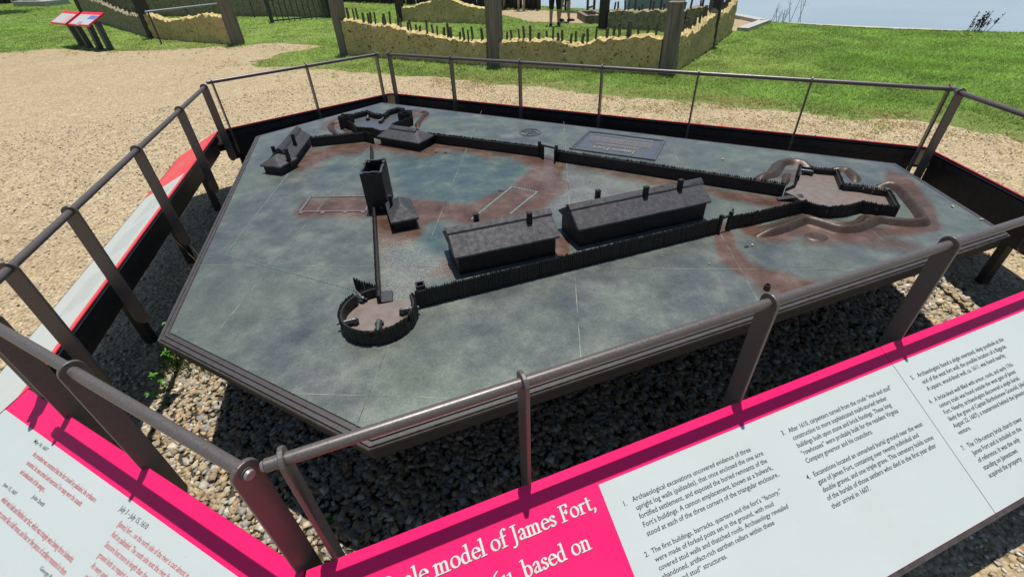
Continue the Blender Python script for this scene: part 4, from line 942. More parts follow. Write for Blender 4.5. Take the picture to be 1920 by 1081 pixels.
# ---- houses
def thatch(cx, cy, ang, Lr, Wr, ze, zr, ridge, over_w=0.0, parent=None, cap=True, seed=0):
    """steep thatched roof; ridge = length of the ridge (shorter than Lr for hipped ends)"""
    bm = bmesh.new(); hx, hy, rx = Lr / 2, Wr / 2, ridge / 2; th_ = .012
    v = [bm.verts.new(p) for p in ((-hx, -hy, ze), (hx, -hy, ze), (hx, hy, ze), (-hx, hy, ze), (-rx, 0, zr), (rx, 0, zr), (-hx + .004, -hy + .006, ze - th_), (hx - .004, -hy + .006, ze - th_), (hx - .004, hy - .006, ze - th_), (-hx + .004, hy - .006, ze - th_))]
    for f in ((0, 1, 5, 4), (2, 3, 4, 5), (1, 2, 5), (3, 0, 4), (0, 6, 7, 1), (1, 7, 8, 2), (2, 8, 9, 3), (3, 9, 6, 0), (9, 8, 7, 6)): bm.faces.new([v[i] for i in f])
    bmesh.ops.bevel(bm, geom=list(bm.edges), offset=.004, segments=1, profile=.6, affect='EDGES')
    bmesh.ops.subdivide_edges(bm, edges=[e for e in bm.edges if e.calc_length() > .05], cuts=5, use_grid_fill=True)
    bmesh.ops.triangulate(bm, faces=bm.faces)
    ca, sa = math.cos(ang), math.sin(ang)
    for w in bm.verts:
        q = mnoise.noise(Vector((w.co.x * 26 + seed * 9, w.co.y * 26, w.co.z * 10))) * .0022; w.co.z += q
        x, y = w.co.x, w.co.y; w.co.x, w.co.y, w.co.z = cx + ca * x - sa * y, cy + sa * x + ca * y, Z + w.co.z
    bmesh.ops.recalc_face_normals(bm, faces=bm.faces); me = bpy.data.meshes.new('roof'); bm.to_mesh(me); bm.free(); smooth(me, 28)
    o = link('roof', me, M['roof_bronze'], parent)
    if cap:
        mb = MB(); n_ = 14; rows = []
        slope = (zr - ze) / hy
        for i in range(n_ + 1):
            x = -rx - .003 + (2 * rx + .006) * i / n_
            for y in (-.030, -.027, 0, .027, .030):
                z = zr - abs(y) * slope * .92 + (.007 if abs(y) < .028 else .0) + mnoise.noise(Vector((x * 30, y * 50, seed))) * .0012; rows.append((cx + ca * x - sa * y, cy + sa * x + ca * y, Z + z))
        mb.add(rows, [(i * 5 + k_, i * 5 + k_ + 1, (i + 1) * 5 + k_ + 1, (i + 1) * 5 + k_) for i in range(n_) for k_ in range(4)]); mb.build('ridge_cap', M['roof_bronze'], parent, 40)
    return o
def house(cx, cy, deg, L, W, hw, zr, ridge=None, oh=.018, chim=(), gable=True, seed=0, cap=True):
    ang = math.radians(deg); ca, sa = math.cos(ang), math.sin(ang); mb = MB(); hx, hy = L / 2, W / 2
    pts = [(-hx, -hy), (hx, -hy), (hx, hy), (-hx, hy)]; mb.prism([(cx + ca * x - sa * y, cy + sa * x + ca * y) for x, y in pts], Z - .001, Z + hw - .008)
    if gable:
        vs_ = [(-hx, -hy, hw - .010), (-hx, hy, hw - .010), (-hx, 0, zr - .02), (hx, -hy, hw - .010), (hx, hy, hw - .010), (hx, 0, zr - .02)]
        mb.add([(cx + ca * x - sa * y, cy + sa * x + ca * y, Z + z) for x, y, z in vs_], [(0, 1, 2), (5, 4, 3), (0, 2, 5, 3), (1, 4, 5, 2), (0, 3, 4, 1)])
    o = mb.build('house', M['wall_bronze'], MODEL)
    thatch(cx, cy, ang, L + 2 * oh, W + 2 * oh, hw, zr, (L + 2 * oh - .004) if gable else ridge, parent=o, seed=seed, cap=cap)
    for x, y, z0, z1, s in chim:
        c = MB(); px_, py_ = cx + ca * x - sa * y, cy + sa * x + ca * y; c.box((px_, py_, Z + (z0 + z1) / 2), (s, s * .9, z1 - z0), ang, .86); c.box((px_, py_, Z + z1 + .002), (s * .98, s * .9, .006), ang); ch = c.build('chimney', M['wall_bronze'], o, bevel=.001)
        MB().box((px_, py_, Z + z1 + .0055), (s * .55, s * .5, .0016), ang).build('flue', M['groove'], ch)
    return o
house(-.045, 1.918, 17.2, .475, .235, .105, .182, chim=((.135, -.040, .10, .205, .026), (-.10, .045, .10, .205, .026)), seed=1)
house(.657, 2.148, 18.4, .735, .205, .105, .182, chim=((.03, -.030, .10, .212, .026), (.235, -.030, .10, .212, .026), (-.20, .045, .10, .205, .026)), seed=2)
house(-.770, 3.560, -29.5, .375, .165, .062, .128, ridge=.245, gable=False, seed=3)
# cross-wing house in the corner
h4 = house(-1.603, 3.42, 94.6, .46, .150, .062, .135, ridge=.36, gable=True, chim=((-.05, -.055, .06, .165, .024),), seed=4)
house(-1.585, 3.135, 70, .15, .145, .060, .112, ridge=.03, gable=False, chim=((.02, -.075, .02, .145, .024), (.06, .075, .02, .135, .022)), seed=5, cap=False)
h5 = house(-.590, 2.300, 108, .225, .118, .060, .125, ridge=.09, gable=False, chim=((.03, .045, .05, .14, .022),), seed=6, cap=False)
# church tower: open shell with broken parapet
def tower():
    c, ang = Vector((-.753, 2.508)), math.radians(4); ca, sa = math.cos(ang), math.sin(ang); hx, hy, t = .059, .104, .012; h = .238; mb = MB(); r = random.Random(5)
    W_ = lambda x, y, z: (c.x + ca * x - sa * y, c.y + sa * x + ca * y, Z + z)
    def wall(a, b, inn):
        a, b = Vector(a), Vector(b); n_ = 9; tops = [h - r.uniform(0, .014) for _ in range(n_)]
        for i in range(n_):
            p, q = a.lerp(b, i / n_), a.lerp(b, (i + 1) / n_); vs_ = []
            for w in (p, q):
                for s_ in (0, 1): vs_ += [(w + Vector(inn) * s_)]
            z1 = tops[i]
            V8 = [W_(vs_[0].x, vs_[0].y, -.001), W_(vs_[2].x, vs_[2].y, -.001), W_(vs_[3].x, vs_[3].y, -.001), W_(vs_[1].x, vs_[1].y, -.001), W_(vs_[0].x, vs_[0].y, z1), W_(vs_[2].x, vs_[2].y, z1), W_(vs_[3].x, vs_[3].y, z1), W_(vs_[1].x, vs_[1].y, z1)]
            mb.add(V8, [(3, 2, 1, 0), (4, 5, 6, 7), (0, 1, 5, 4), (1, 2, 6, 5), (2, 3, 7, 6), (3, 0, 4, 7)])
    wall((-hx, -hy), (hx, -hy), (0, t)); wall((-hx, hy), (hx, hy), (0, -t)); wall((-hx, -hy + t), (-hx, hy - t), (t, 0)); wall((hx, -hy + t), (hx, hy - t), (-t, 0))
    o = mb.build('church_tower', M['wall_bronze'], MODEL)
    cp = MB()
    for x0, y0, x1, y1 in ((-hx, -hy + t / 2, hx, -hy + t / 2), (-hx, hy - t / 2, hx, hy - t / 2), (-hx + t / 2, -hy + t, -hx + t / 2, hy - t), (hx - t / 2, -hy + t, hx - t / 2, hy - t)):
        n_ = 6
        for i in range(n_):
            p, q = Vector((x0, y0)).lerp(Vector((x1, y1)), i / n_), Vector((x0, y0)).lerp(Vector((x1, y1)), (i + 1) / n_); z = h + r.uniform(-.004, .004); cp.bar(W_(p.x, p.y, z), W_(q.x, q.y, z), t * 1.02, .006)
    k = cp.build('parapet', M['roof_bronze'], o); k['kind'] = 'stuff'
    for z, hh in ((.13, .05), (.045, .06)):
        a = MB(); pts = [(-.016, 0), (.016, 0), (.016, hh * .7), (.008, hh * .93), (0, hh), (-.008, hh * .93), (-.016, hh * .7)]
        a.add([W_(hx + .0008, x, z + y) for x, y in pts], [tuple(range(7))]); a.build('window', M['groove'], o)
    for x in (-.02, .018):
        MB().tube([W_(x, -hy - .002, .20), W_(x, -hy + .003, .20)], .0022, 8).build('putlog_hole', M['groove'], o)
    MB().tube([W_(.02, -hy - .004, .03), W_(.02, -hy + .004, .03)], .010, 14).build('boss', M['cannon'], o, 40)
tower()

# ---- outlines cast on the sheet
def bead_fence(pts, name='bead_fence', sp=.0105, r_=.0033):
    P = []
    for a, b in zip(pts[:-1], pts[1:]):
        n_ = int((b - a).length / sp)
        for i in range(n_): P.append(a.lerp(b, i / n_))
    oc = np.array([(1, 0, 0), (0, 1, 0), (-1, 0, 0), (0, -1, 0), (0, 0, 1)]) * r_; V = []; Fc = []
    for i, p in enumerate(P): V.append(oc * (1, 1, 1.5) + np.array((p.x, p.y, Z))); Fc.append(np.array([(0, 1, 4), (1, 2, 4), (2, 3, 4), (3, 0, 4)]) + 5 * i)
    o = np_mesh(name, np.concatenate(V), np.concatenate(Fc), M['bead'], parent=MODEL); o['kind'] = 'stuff'
    g = MB()
    for a, b in zip(pts[:-1], pts[1:]): g.bar((a.x, a.y, Z + .0007), (b.x, b.y, Z + .0007), .0042, .0016)
    k = g.build('rail_strip', M['palisade'], o); return o
bead_fence([tp(540, 327), tp(423, 478), tp(664, 544)])
bead_fence([tp(885, 410), tp(960, 350), tp(1007, 360), tp(955, 402)], r_=.0045)
g = MB(); cf = [Vector(p) for p in ((-1.222, 2.455), (-1.221, 2.653), (-.835, 2.628), (-.830, 2.428))]
for i in range(3):
    a, b = cf[i], cf[i + 1]; g.bar((a.x, a.y, Z + .002), (b.x, b.y, Z + .002), .012, .005)
a, b = cf[3], cf[0]; g.bar((a.x, a.y, Z + .002), (b.x, b.y, Z + .002), .012, .005)
fo = g.build('church_foundation', M['found'], MODEL)
for e, q, sg in ((0, 3, -1), (1, 2, 1)):
    for t in (.03, .36, .70, .97):
        p = cf[e].lerp(cf[q], t); MB().box((p.x, p.y + sg * .012, Z + .0019), (.024, .022, .0042)).build('buttress', M['found'], fo)
# plaque with raised lettering, read from the far side
pc = [Vector(p) for p in ((.461, 3.288), (.662, 3.661), (1.192, 3.367), (1.009, 2.994))]
pl = MB().prism(pc, Z - .001, Z + .004).build('plaque', M['plaque'], MODEL)
cenp = sum(pc, Vector((0, 0))) / 4
for f0, f1, hh in ((1.0, .955, .010), (.93, .905, .008)):
    mb = MB(); o_ = [cenp + (p - cenp) * f0 for p in pc]; i_ = [cenp + (p - cenp) * f1 for p in pc]
    for i in range(4):
        j = (i + 1) % 4; mb.prism([o_[i], o_[j], i_[j], i_[i]], Z + .0041, Z + hh)
    mb.build('border', M['plaque'], pl)
ux = (pc[1] - pc[2]).normalized(); fp = Frame((*(cenp), Z + .0045), (ux.x, ux.y, 0), (-ux.y, ux.x, 0))
if fp.w.dot(Vector((cenp.x, cenp.y, 0)) - Vector((0, 0, 0))) < 0: fp = Frame(fp.o, fp.u, -fp.w)
pw = (pc[1] - pc[2]).length * .86; ph = (pc[0] - pc[1]).length * .86
wd = sum(GLYPH[c][0] + .05 for c in 'James Fort'); kp = pw * .60 / wd
nib_text(fp, 'James Fort', -pw * .30, -ph * .26, kp, M['plaque_letter'], pl, .004, 'raised_title', 1.1)
r = random.Random(9); mb = MB()
for i in range(11):
    if i in (2, 8): continue
    w = -ph * .14 + i * ph * .058; a_, b_ = (-.44, .44) if 2 < i < 8 else ((-.3, .3) if i < 2 else (-.42, -.02 if i == 9 else .40)); u = pw * a_
    while u < pw * b_:
        l_ = r.uniform(.006, .02); mb.add([fp.p(u, w - .004, .004), fp.p(u + l_, w - .004, .004), fp.p(u + l_, w + .004, .004), fp.p(u, w + .004, .004)], [(0, 1, 2, 3)]); u += l_ + .006
k = mb.build('raised_text', M['plaque_letter'], pl); k['kind'] = 'stuff'
# compass rose
cc = Vector((.20, 3.70)); mb = MB(); N = 40
for (r0, r1) in ((.088, .080),):
    for i in range(N):
        a0, a1 = 2 * math.pi * i / N, 2 * math.pi * (i + 1) / N; pr = lambda rr_, a_: (cc.x + rr_ * math.cos(a_), cc.y + rr_ * math.sin(a_))
        mb.prism([pr(r0, a0), pr(r0, a1), pr(r1, a1), pr(r1, a0)], Z - .0005, Z + .005)
co = mb.build('compass_rose', M['plaque'], MODEL)
mb = MB()
for i in range(8):
    a_ = math.radians(-28 + 45 * i); R0 = .102 if i % 2 == 0 else .062; tip = (cc.x + R0 * math.cos(a_), cc.y + R0 * math.sin(a_)); b1 = (cc.x + .014 * math.cos(a_ + .8), cc.y + .014 * math.sin(a_ + .8)); b2 = (cc.x + .014 * math.cos(a_ - .8), cc.y + .014 * math.sin(a_ - .8))
    mb.add([(cc.x, cc.y, Z + .012), (*b1, Z + .001), (*tip, Z + .003), (*b2, Z + .001)], [(0, 1, 2), (0, 2, 3)])
mb.build('star', M['moulding'], co)
# wells and post socket
p = tp(790, 546); g = MB(); a_ = math.radians(17)
for dx, dy, sx, sy in ((0, -.016, .040, .007), (0, .016, .040, .007), (-.0165, 0, .007, .025), (.0165, 0, .007, .025)):
    g.box((p.x + dx * math.cos(a_) - dy * math.sin(a_), p.y + dx * math.sin(a_) + dy * math.cos(a_), Z + .020), (sx, sy, .042), a_)
g.build('square_well', M['wall_bronze'], MODEL)
p = tp(1437, 542); g = MB(); S = 20
for rr_, zz in ((.0135, -.001), (.0125, .024), (.009, .024), (.008, .004)): g.v += [(p.x + rr_ * math.cos(2 * math.pi * q / S), p.y + rr_ * math.sin(2 * math.pi * q / S), Z + zz) for q in range(S)]
g.f = [(i * S + q, i * S + (q + 1) % S, (i + 1) * S + (q + 1) % S, (i + 1) * S + q) for i in range(3) for q in range(S)] + [tuple(range(3 * S, 4 * S))]
g.build('round_well', M['berm_bronze'], MODEL, 40)
for px in ((835, 287), (818, 286)): q = tp(*px); MB().tube([(q.x - .012, q.y, Z + .004), (q.x + .012, q.y - .004, Z + .004)], .003, 8).build('log', M['palisade'], MODEL, 40)

# ================================================================== BEYOND THE RAILINGS
def g2(x, y): return at2(x, y, 0)
# ---- clay walls between oak posts
def mud_wall(parent, a, b, heights, th=.24, mat='mud', seed=0, stakes=None, clump=1.0, stake_h=(.13, .27)):
    a, b = Vector(a), Vector(b); L = (b - a).length; d_ = (b - a).normalized(); nn = Vector((-d_.y, d_.x)); n_ = max(12, int(L / .045)); m = 10; mb = MB(); vs_ = []
    hx = np.linspace(0, 1, len(heights)); prof = []
    for i in range(n_ + 1):
        t = i / n_; p = a + d_ * (L * t); h = float(np.interp(t, hx, heights)) + mnoise.noise(Vector((p.x * 2.4, p.y * 2.4, seed))) * .035 * clump + mnoise.noise(Vector((p.x * 9, p.y * 9, seed + 2))) * .028 * clump; prof.append(h); ring = []
        for k_ in range(m): ring.append((-.5, k_ / (m - 1)))
        for k_ in (-.36, -.12, .12, .36): ring.append((k_, 1.0))
        for k_ in range(m - 1, -1, -1): ring.append((.5, k_ / (m - 1)))
        for s_, z in ring:
            q = Vector((p.x * 5, p.y * 5, z * 4 + s_ * 3 + seed)); dz = mnoise.noise(q * 1.6) * .030 + mnoise.noise(q * 4.2) * .014
            off = s_ * th * (1.06 - .16 * z) + (dz if s_ > 0 else -dz) * (1 if abs(s_) > .4 else .2)
            zz = z * h + (mnoise.noise(Vector((p.x * 14, p.y * 14, s_ * 5 + seed))) * .035 * clump if z > .95 else 0) + (.03 * clump if abs(s_) < .2 and z > .95 else 0); w = p + nn * off; vs_.append((w.x, w.y, zz - (.03 if z == 0 else 0)))
    S = len(ring); mb.add(vs_, [(i * S + k_, (i + 1) * S + k_, (i + 1) * S + k_ + 1, i * S + k_ + 1) for i in range(n_) for k_ in range(S - 1)] + [tuple(range(S))[::-1], tuple(range(n_ * S, n_ * S + S))])
    o = mb.build('clay_wall', M[mat], parent, 50)
    if stakes:
        r = random.Random(seed + 5)
        for t in stakes:
            p = a + d_ * (L * t); h = float(np.interp(t, np.linspace(0, 1, n_ + 1), prof)); rr_ = r.uniform(.020, .034); hh = r.uniform(*stake_h); ln = Vector((r.uniform(-.03, .03), r.uniform(-.02, .02)))
            g = MB().tube([(p.x, p.y, h - .05), (p.x + ln.x * .5, p.y + ln.y * .5, h + hh * .5), (p.x + ln.x, p.y + ln.y, h + hh)], [rr_, rr_ * .95, rr_ * .85], 6); g.build('stake', M['stake'], o, 50)
    return o
def oak_post(parent, p, s, h, mat='wood', rz=0, lean=(0, 0)):
    mb = MB(); n_ = 9; vs_ = []; r = random.Random(int(p[0] * 100)); 
    prof = [(.5, -.38), (.5, .38), (.38, .5), (-.38, .5), (-.5, .38), (-.5, -.38), (-.38, -.5), (.38, -.5)]
    for i in range(n_):
        z = h * i / (n_ - 1); k_ = s * (1.04 - .06 * i / n_); ca, sa = math.cos(rz + .03 * math.sin(i)), math.sin(rz + .03 * math.sin(i)); ox, oy = lean[0] * z + r.uniform(-.006, .006), lean[1] * z + r.uniform(-.006, .006)
        for x, y in prof: vs_.append((p[0] + ox + (ca * x - sa * y) * k_, p[1] + oy + (sa * x + ca * y) * k_, z - (.05 if i == 0 else 0)))
    mb.add(vs_, [(i * 8 + k, i * 8 + (k + 1) % 8, (i + 1) * 8 + (k + 1) % 8, (i + 1) * 8 + k) for i in range(n_ - 1) for k in range(8)] + [tuple(range(8))[::-1], tuple(range((n_ - 1) * 8, n_ * 8))]); return mb.build('post', M[mat], parent, 25)
def rnd_t(n, seed, lo=.03, hi=.97):
    r = random.Random(seed); return sorted(lo + (hi - lo) * min(1, max(0, (i + .5 + r.uniform(-.42, .42)) / n)) for i in range(n))
P1, P2, P3, P4, P5 = Vector((-3.60, 11.95)), Vector((-.12, 9.92)), Vector((2.84, 8.56)), Vector((4.46, 10.98)), Vector((5.60, 12.80))
FA = math.atan2(-.52, .85)
enc = empty('clay_walled_enclosure', (1, 11, 0), 0, 'ruined enclosure of yellow clay walls, upright stakes and grey oak posts beyond the far railing', 'ruin', 'clay walled enclosures')
for p, s, h, mt in ((P1, .25, 2.1, 'wood'), (P2, .25, 2.1, 'wood'), (P3, .235, 1.08, 'wood'), (P4, .23, 2.0, 'wood_dark'), (Vector((-3.33, 17.9)), .22, 2.0, 'wood_dark'), (Vector((2.80, 14.25)), .22, 2.0, 'wood_dark')): oak_post(enc, p, s, h, mt, FA)
mud_wall(enc, P1 + (P2 - P1) * .035, P2 - (P2 - P1) * .035, [.70, .66, .62, .60, .50, .46, .42, .42], seed=1, stakes=rnd_t(27, 3))
mud_wall(enc, P2 + (P3 - P2) * .04, P3 - (P3 - P2) * .04, [.45, .45, .47, .47, .41, .50, .53, .58, .57], seed=2, stakes=rnd_t(23, 4))
mud_wall(enc, P3 + (P4 - P3) * .05, P4 - (P4 - P3) * .05, [.56, .54, .50, .55, .60, .66], seed=3, stakes=rnd_t(12, 5), clump=1.5)
mud_wall(enc, P4 + (P5 - P4) * .07, P5, [.64, .54, .52, .62, .70], seed=4, stakes=rnd_t(10, 6), clump=1.5)
mud_wall(enc, (-3.2, 17.83), (-.2, 16.15), [.38, .42, .55, .66, .62, .52, .42, .38], seed=5)
mud_wall(enc, (2.95, 14.2), (4.6, 13.0), [.42, .42, .45, .48], seed=6, stakes=rnd_t(14, 7), mat='mud_grey')
mud_wall(enc, (4.6, 13.0), (5.45, 12.72), [.48, .55, .6], seed=7, stakes=rnd_t(6, 8), mat='mud_grey')
Q1, Q2, Q3 = Vector((-7.16, 14.20)), Vector((-10.69, 16.3)), Vector((-18.1, 23.8))
en2 = empty('clay_walled_enclosure', (-10, 18, 0), 0, 'ruined clay walls and tall leaning oak posts behind the two reading signs', 'ruin', 'clay walled enclosures')
for p, s, h, mt in ((Q1, .27, 2.1, 'wood'), (Q2, .28, 2.1, 'wood_dark'), (Q3, .36, 2.0, 'wood_dark'), (Vector((-6.35, 20.0)), .25, 2.0, 'wood_dark')): oak_post(en2, p, s, h, mt, FA)
mud_wall(en2, Q1 + (Q2 - Q1) * .03, Q2 - (Q2 - Q1) * .03, [.66, .68, .64, .60, .52, .50, .60, .66], seed=11, clump=1.3)
mud_wall(en2, Q2 + (Q3 - Q2) * .02, Q3 - (Q3 - Q2) * .02, [.58, .52, .62, .74, .80, .86, .88], seed=12, stakes=rnd_t(26, 9), mat='mud_grey', clump=1.3)
mud_wall(en2, (-11.6, 22.3), (-6.55, 20.15), [.8, .76, .72, .78, .74], seed=13, mat='mud_grey', stakes=rnd_t(10, 10))
mud_wall(en2, (-17.9, 24.0), (-11.8, 22.5), [.8, .8, .7, .75], seed=14, mat='mud_grey', stakes=rnd_t(16, 12))
# iron rail, iron fence, cross
a, b = at(272, 23, .8), at(414, 7, .8)
ir = empty('iron_handrail', ((a.x + b.x) / 2, (a.y + b.y) / 2, 0), 0, 'pale grey iron handrail inside the ruin behind the reading signs', 'handrail')
MB().tube([a, b], .03, 10).build('rail', M['iron_rail'], ir, 40)
for t in (.03, .5, .97): q = a.lerp(b, t); MB().tube([(q.x, q.y, 0), (q.x, q.y, .79)], .022, 8).build('post', M['iron'], ir, 40)
a, b = Vector((-8.06, 18.85)), Vector((-6.36, 19.72))
fe = empty('iron_fence', ((a.x + b.x) / 2, (a.y + b.y) / 2, 0), 0, 'low dark iron baluster fence on the lawn in front of a grey clay wall', 'fence')
for z in (.08, .70): MB().bar((a.x, a.y, z), (b.x, b.y, z), .045, .04).build('rail', M['iron'], fe)
for i in range(11):
    q = a.lerp(b, i / 10); e = i in (0, 10); MB().bar((q.x, q.y, 0), (q.x, q.y, .95 if e else .70), .10 if e else .04, .10 if e else .02, (1, 0, 0)).build('corner_post' if e else 'baluster', M['iron'], fe)
for sgn, q in ((1, a), (1, b)): MB().bar((q.x, q.y, .70), (q.x - .5, q.y + 1.0, .70), .045, .04).build('return_rail', M['iron'], fe)
cr = empty('iron_cross', (-9.6, 21.0, 0), 0, 'thin black iron cross marker on the grass by the grey clay wall', 'cross')
MB().bar((-9.6, 21.0, 0), (-9.6, 21.0, .95), .03, .03, (1, 0, 0)).build('upright', M['iron'], cr); MB().bar((-9.85, 21.0, .70), (-9.35, 20.98, .70), .03, .03).build('crossbar', M['iron'], cr)

# ---- two reading signs
def sign(la, lb, ua, ub, posts, label, seed):
    la, lb, ua, ub = [Vector(p) for p in (la, lb, ua, ub)]; mid = (la + ub) / 2; th_ = empty('reading_sign', (posts[0][0], posts[0][1], 0), 0, label, 'sign', 'reading signs on the lawn')
    u = (lb - la).normalized(); w = (la - ua); w = (w - u * w.dot(u)); fr_ = Frame(ua, u, w); Lw, Ww = (lb - la).length, w.length
    pn = panel_slab(fr_, [(0, 0), (Lw, 0), (Lw, Ww), (0, Ww)], .04).build('panel', M['red'], th_)
    panel_slab(fr_, [(.10, .12), (Lw - .02, .12), (Lw - .02, Ww - .02), (.10, Ww - .02)], .004, -.005).build('printed_sheet', M['white'], pn)
    r = random.Random(seed)
    if seed == 2:
        panel_slab(fr_, [(Lw * .62, .15), (Lw - .05, .15), (Lw - .05, .30), (Lw * .62, .30)], .002, -.008).build('picture', plain('blue_picture', (.12, .18, .42)), pn)
        panel_slab(fr_, [(Lw * .42, .42), (Lw * .60, .42), (Lw * .60, .56), (Lw * .42, .56)], .002, -.008).build('picture', plain('pink_picture', (.50, .22, .25)), pn)
    else:
        panel_slab(fr_, [(Lw * .62, .18), (Lw * .92, .18), (Lw * .92, .50), (Lw * .62, .50)], .002, -.008).build('picture', plain('pale_pink_picture', (.58, .36, .36)), pn)
    dr = MB(); bb = fr_.p(Lw / 2, Ww * .5, -.06)
    for p in posts:
        q = Vector((p[0], p[1], 0)); k = (q - fr_.o).dot(fr_.u); z_top = fr_.p(k, Ww * .55, -.05); MB().bar((q.x, q.y, -.02), (z_top.x, z_top.y, z_top.z), .12, .14, (u.x, u.y, 0)).build('post', M['iron'], th_)
sign((-12.48, 15.07, .62), (-11.50, 14.34, .62), (-12.50, 15.67, .86), (-11.53, 15.0, .86), ((-12.10, 15.15), (-11.62, 14.80)), 'reading sign with pale pink picture, nearer the forecourt of the pair', 1)
sign((-11.44, 14.38, .62), (-10.44, 13.77, .62), (-11.47, 14.97, .86), (-10.41, 14.32, .86), ((-11.08, 14.42), (-10.63, 14.18)), 'reading sign with blue picture, beside the clay wall ruin', 2)

# ---- log palisade by the river
lp = empty('log_palisade', (-3, 23.5, 0), 0, 'tall palisade of dark upright logs along the river bank', 'palisade')
a, b = Vector((-8.4, 27.6)), Vector((1.45, 19.55)); N = 58; r = random.Random(4); lm = [None, None, None]
for k_ in range(3):
    m = MB().tube([(0, 0, -.05), (.02, .01, .9), (-.01, .02, 1.9), (.01, 0, 2.9)], [.085 + .012 * k_, .082, .078, .06], 8).mesh('log'); smooth(m, 50); m.materials.append(M['wood_dark']); lm[k_] = m
for i in range(N):
    q = a.lerp(b, i / (N - 1)) + Vector((r.uniform(-.03, .03), r.uniform(-.03, .03))); o = bpy.data.objects.new('log', lm[i % 3]); COL.objects.link(o); o.parent = lp; o.matrix_parent_inverse = world_of(lp).inverted(); o.location = (q.x, q.y, 0); o.rotation_euler = (r.uniform(-.02, .02), r.uniform(-.02, .02), r.uniform(0, 6))
lp2 = empty('log_palisade', (-33, 36, 0), 0, 'short run of dark logs behind the grey stone slab', 'palisade')
for i in range(22):
    o = bpy.data.objects.new('log', lm[i % 3]); COL.objects.link(o); o.parent = lp2; o.matrix_parent_inverse = world_of(lp2).inverted(); o.location = (-37 + i * .33, 37.2 + .05 * (i % 3), 0); o.scale = (1.5, 1.5, 1); o.rotation_euler = (0, 0, i)
# stone slab with step
sl = empty('stone_slab', (-28.3, 33.6, 0), 0, 'low grey stone slab on a step at the edge of the lawn', 'stone slab')
MB().box((-28.2, 33.9, .14), (3.2, 1.4, .28), -.4).build('step', M['stone_slab'], sl, bevel=.03); MB().box((-28.6, 34.3, .62), (1.6, 1.0, .68), -.4).build('block', M['stone_slab'], sl, bevel=.04)

# ---- paths, kerb, steps by the river
tag(sheet('gravel_walk', walk, .008, M['gravel']), 'pale gravel walk by the river bench', 'gravel path', kind='structure')
tag(sheet('gravel_corner', patch, .008, M['gravel']), 'small gravel corner inside the kerb', 'gravel path', kind='structure')
kb = MB(); 
for p, q in (((5.92, 12.66), (7.0, 13.82)), ((7.0, 13.82), (6.78, 15.5))):
    p, q = Vector(p), Vector(q); e = (q - p).normalized(); kb.bar((p.x, p.y, .04), (q.x + e.x * .1, q.y + e.y * .1, .04), .26, .10)
tag(kb.build('kerb', M['concrete']), 'angled pale concrete kerb at the bank', 'kerb', kind='structure')
stp = empty('timber_step', (2.7, 15.6, 0), 0, 'low grey timber steps edging the gravel walk', 'steps')
for c, dm, rz in (((2.50, 15.95, .10), (.12, 1.3, .20), .05), ((2.78, 15.22, .11), (.46, .14, .22), -.25), ((3.12, 15.12, .07), (.40, .12, .14), -.3), ((2.75, 16.6, .10), (.5, .12, .20), -.2), ((2.95, 16.0, .20), (.16, 1.0, .05), .1)): MB().box(c, dm, rz).build('timber', M['wood'], stp, bevel=.01)
blk = empty('monument_base', (5.0, 17.2, 0), 0, 'large pale blue grey block standing at the water edge', 'plinth')
MB().box((5.0, 17.25, .28), (1.75, .8, .56), -.12).build('base', M['boat'], blk, bevel=.02); MB().box((5.0, 17.25, .62), (2.0, 1.0, .10), -.12).build('cap', M['boat'], blk, bevel=.02)
# bench
bn = empty('garden_bench', (2.62, 18.3, 0), math.radians(-35), 'grey wooden garden bench facing the river', 'bench')
def bl(x, y, z): c, s = math.cos(math.radians(-35)), math.sin(math.radians(-35)); return (2.62 + c * x - s * y, 18.3 + s * x + c * y, z)
for x in (-.55, .55):
    MB().bar(bl(x, -.25, 0), bl(x, -.28, .95), .07, .07, (1, 0, 0)).build('leg', M['wood_dark'], bn); MB().bar(bl(x, .25, 0), bl(x, .25, .62), .07, .07, (1, 0, 0)).build('leg', M['wood_dark'], bn); MB().bar(bl(x, -.28, .63), bl(x, .30, .63), .07, .05).build('arm', M['wood'], bn); MB().bar(bl(x, -.25, .16), bl(x, .25, .16), .05, .05).build('stretcher', M['wood'], bn)
for i in range(5): MB().bar(bl(-.56, -.2 + .1 * i, .44), bl(.56, -.2 + .1 * i, .44), .08, .03).build('seat_slat', M['wood'], bn)
MB().bar(bl(-.55, -.28, .92), bl(.55, -.28, .92), .05, .08).build('back_rail', M['wood'], bn); MB().bar(bl(-.55, -.27, .55), bl(.55, -.27, .55), .04, .06).build('back_rail', M['wood'], bn)
for i in range(9): x = -.46 + .115 * i; MB().bar(bl(x, -.275, .55), bl(x, -.28, .92), .04, .02, (1, 0, 0)).build('back_slat', M['wood'], bn)

